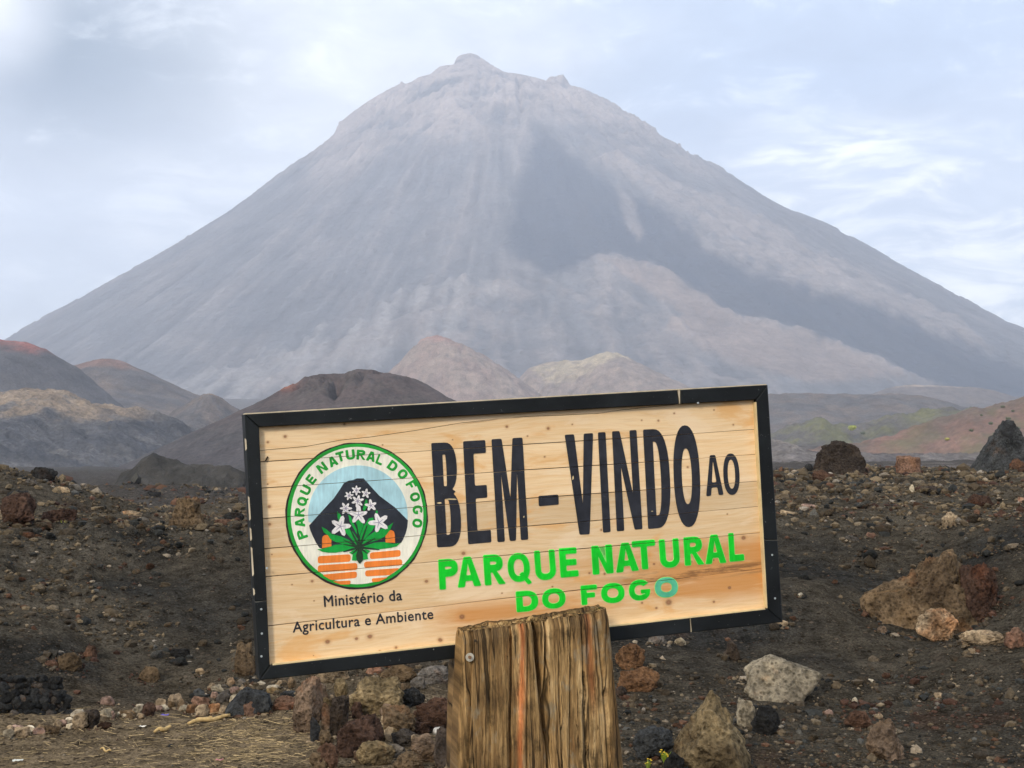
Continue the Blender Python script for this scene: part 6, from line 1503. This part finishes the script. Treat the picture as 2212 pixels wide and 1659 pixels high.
        oo = np.clip(o_ + o2, 0, 1)[:, None]
        shade[:n0] = shade[:n0] * (1 - oo) + oo * np.array([1.55, .86, .68])
        me = mesh_np(name, V, Fc, True, shade)
        ul = me.uv_layers.new(name='UVMap'); li = np.zeros(len(me.loops), np.int32); me.loops.foreach_get('vertex_index', li)
        U = np.concatenate([(arc_ * hw).reshape(-1), V[n0:, 0] * 1.0]); Wv = np.concatenate([Z.reshape(-1), V[n0:, 1] * 3])
        ul.data.foreach_set('uv', np.stack([U[li], Wv[li]], -1).astype(np.float32).ravel())
        return link(name, me, sign, M_post)
    def zpx(py, d): return px_to_xz(1106, py, d)[1]
    zt_l, zt_r = zpx(1362, fd), zpx(1318, fd + .03)
    zb0 = -.15
    zref = zpx(1659, fd)
    def ext(pt, pb): # extrapolate an edge from the bottom of the picture to the ground
        zt = (zt_l + zt_r) / 2; return edge(pb) + (edge(pb) - edge(pt)) / (zt - zref) * (zref - zb0)
    make('post', edge(990), edge(1313), ext(990, 976), ext(1313, 1345), 0, zt_l, zt_r, .105, 420, 190, zb0, .6)
    zs = float((T0 + ru * .6 + rv * HS)[2]) - .012
    make('post_rear', edge(976), edge(1320), ext(976, 968), ext(1320, 1349), 0, zs - .01, zs + .01, .16, 160, 60, zb0, .4, 6.0, .10)
    # washer with bolt and an old bolt hole
    bd = fd - .004; q_ = px_to_xz(1015, 1420, bd)
    def cyl(name, px, py, d, r, h_, mat, seg=20, dome=0.0):
        x_, z_ = px_to_xz(px, py, d); bm = bmesh.new(); bmesh.ops.create_cone(bm, cap_ends=True, segments=seg, radius1=r, radius2=r * .93, depth=h_)
        bmesh.ops.bevel(bm, geom=[e for e in bm.edges if abs(e.verts[0].co.z - e.verts[1].co.z) < 1e-6], offset=h_ * .2, segments=2, affect='EDGES')
        bmesh.ops.rotate(bm, verts=bm.verts, matrix=Matrix.Rotation(math.pi / 2, 3, 'X')); bmesh.ops.rotate(bm, verts=bm.verts, matrix=Matrix.Rotation(yaw, 3, 'Z'))
        off = Vector((x_ - SROOT_P[0], d - SROOT_P[1], z_ - SROOT_P[2]))
        for v in bm.verts: v.co += off
        me = bpy.data.meshes.new(name); bm.to_mesh(me); bm.free(); return link(name, me, sign, mat)
    M_w = mat_plain('galvanised_washer', (.50, .46, .36), .45, .25, 120, .6); M_b = mat_plain('rusty_bolt', (.22, .12, .06), .7, .3, 150, .4)
    lx = edge(1015) - (edge(990) + edge(1313)) / 2; yb = fd + lx * sa / ca - .002
    w_o = cyl('washer', 1015, 1420, yb - .004, .0092, .004, M_w); b_o = cyl('bolt', 1015, 1420, yb - .008, .0038, .008, M_b, 6)
    cyl('bolt_hole', 1027, 1384, yb - .0015, .0028, .004, M_back, 10)
build_post()

# ------------------------------------------------------------------ haze
bm = bmesh.new(); bmesh.ops.create_cube(bm, size=1.0)
for v in bm.verts: v.co = Vector((v.co.x * 13400, v.co.y * 13400, -22 + (v.co.z + .5) * (1215 + 22)))
me = bpy.data.meshes.new('haze'); bm.to_mesh(me); bm.free()
hm = bpy.data.materials.new('air_haze'); hm.use_nodes = True; hm.cycles.volume_sampling = 'DISTANCE'; hm.cycles.homogeneous_volume = True; t = NT(hm.node_tree); t.n.clear()
pv = t.new('ShaderNodeVolumePrincipled'); pv.inputs['Color'].default_value = (0.80, 0.87, 1.0, 1); pv.inputs['Density'].default_value = HAZE if 'HAZE' in globals() else 0.00025
pv.inputs['Anisotropy'].default_value = 0.2
mo = t.new('ShaderNodeOutputMaterial'); t.l.new(pv.outputs[0], mo.inputs['Volume'])
o = link('haze', me, None, hm); tag(o, kind='stuff')
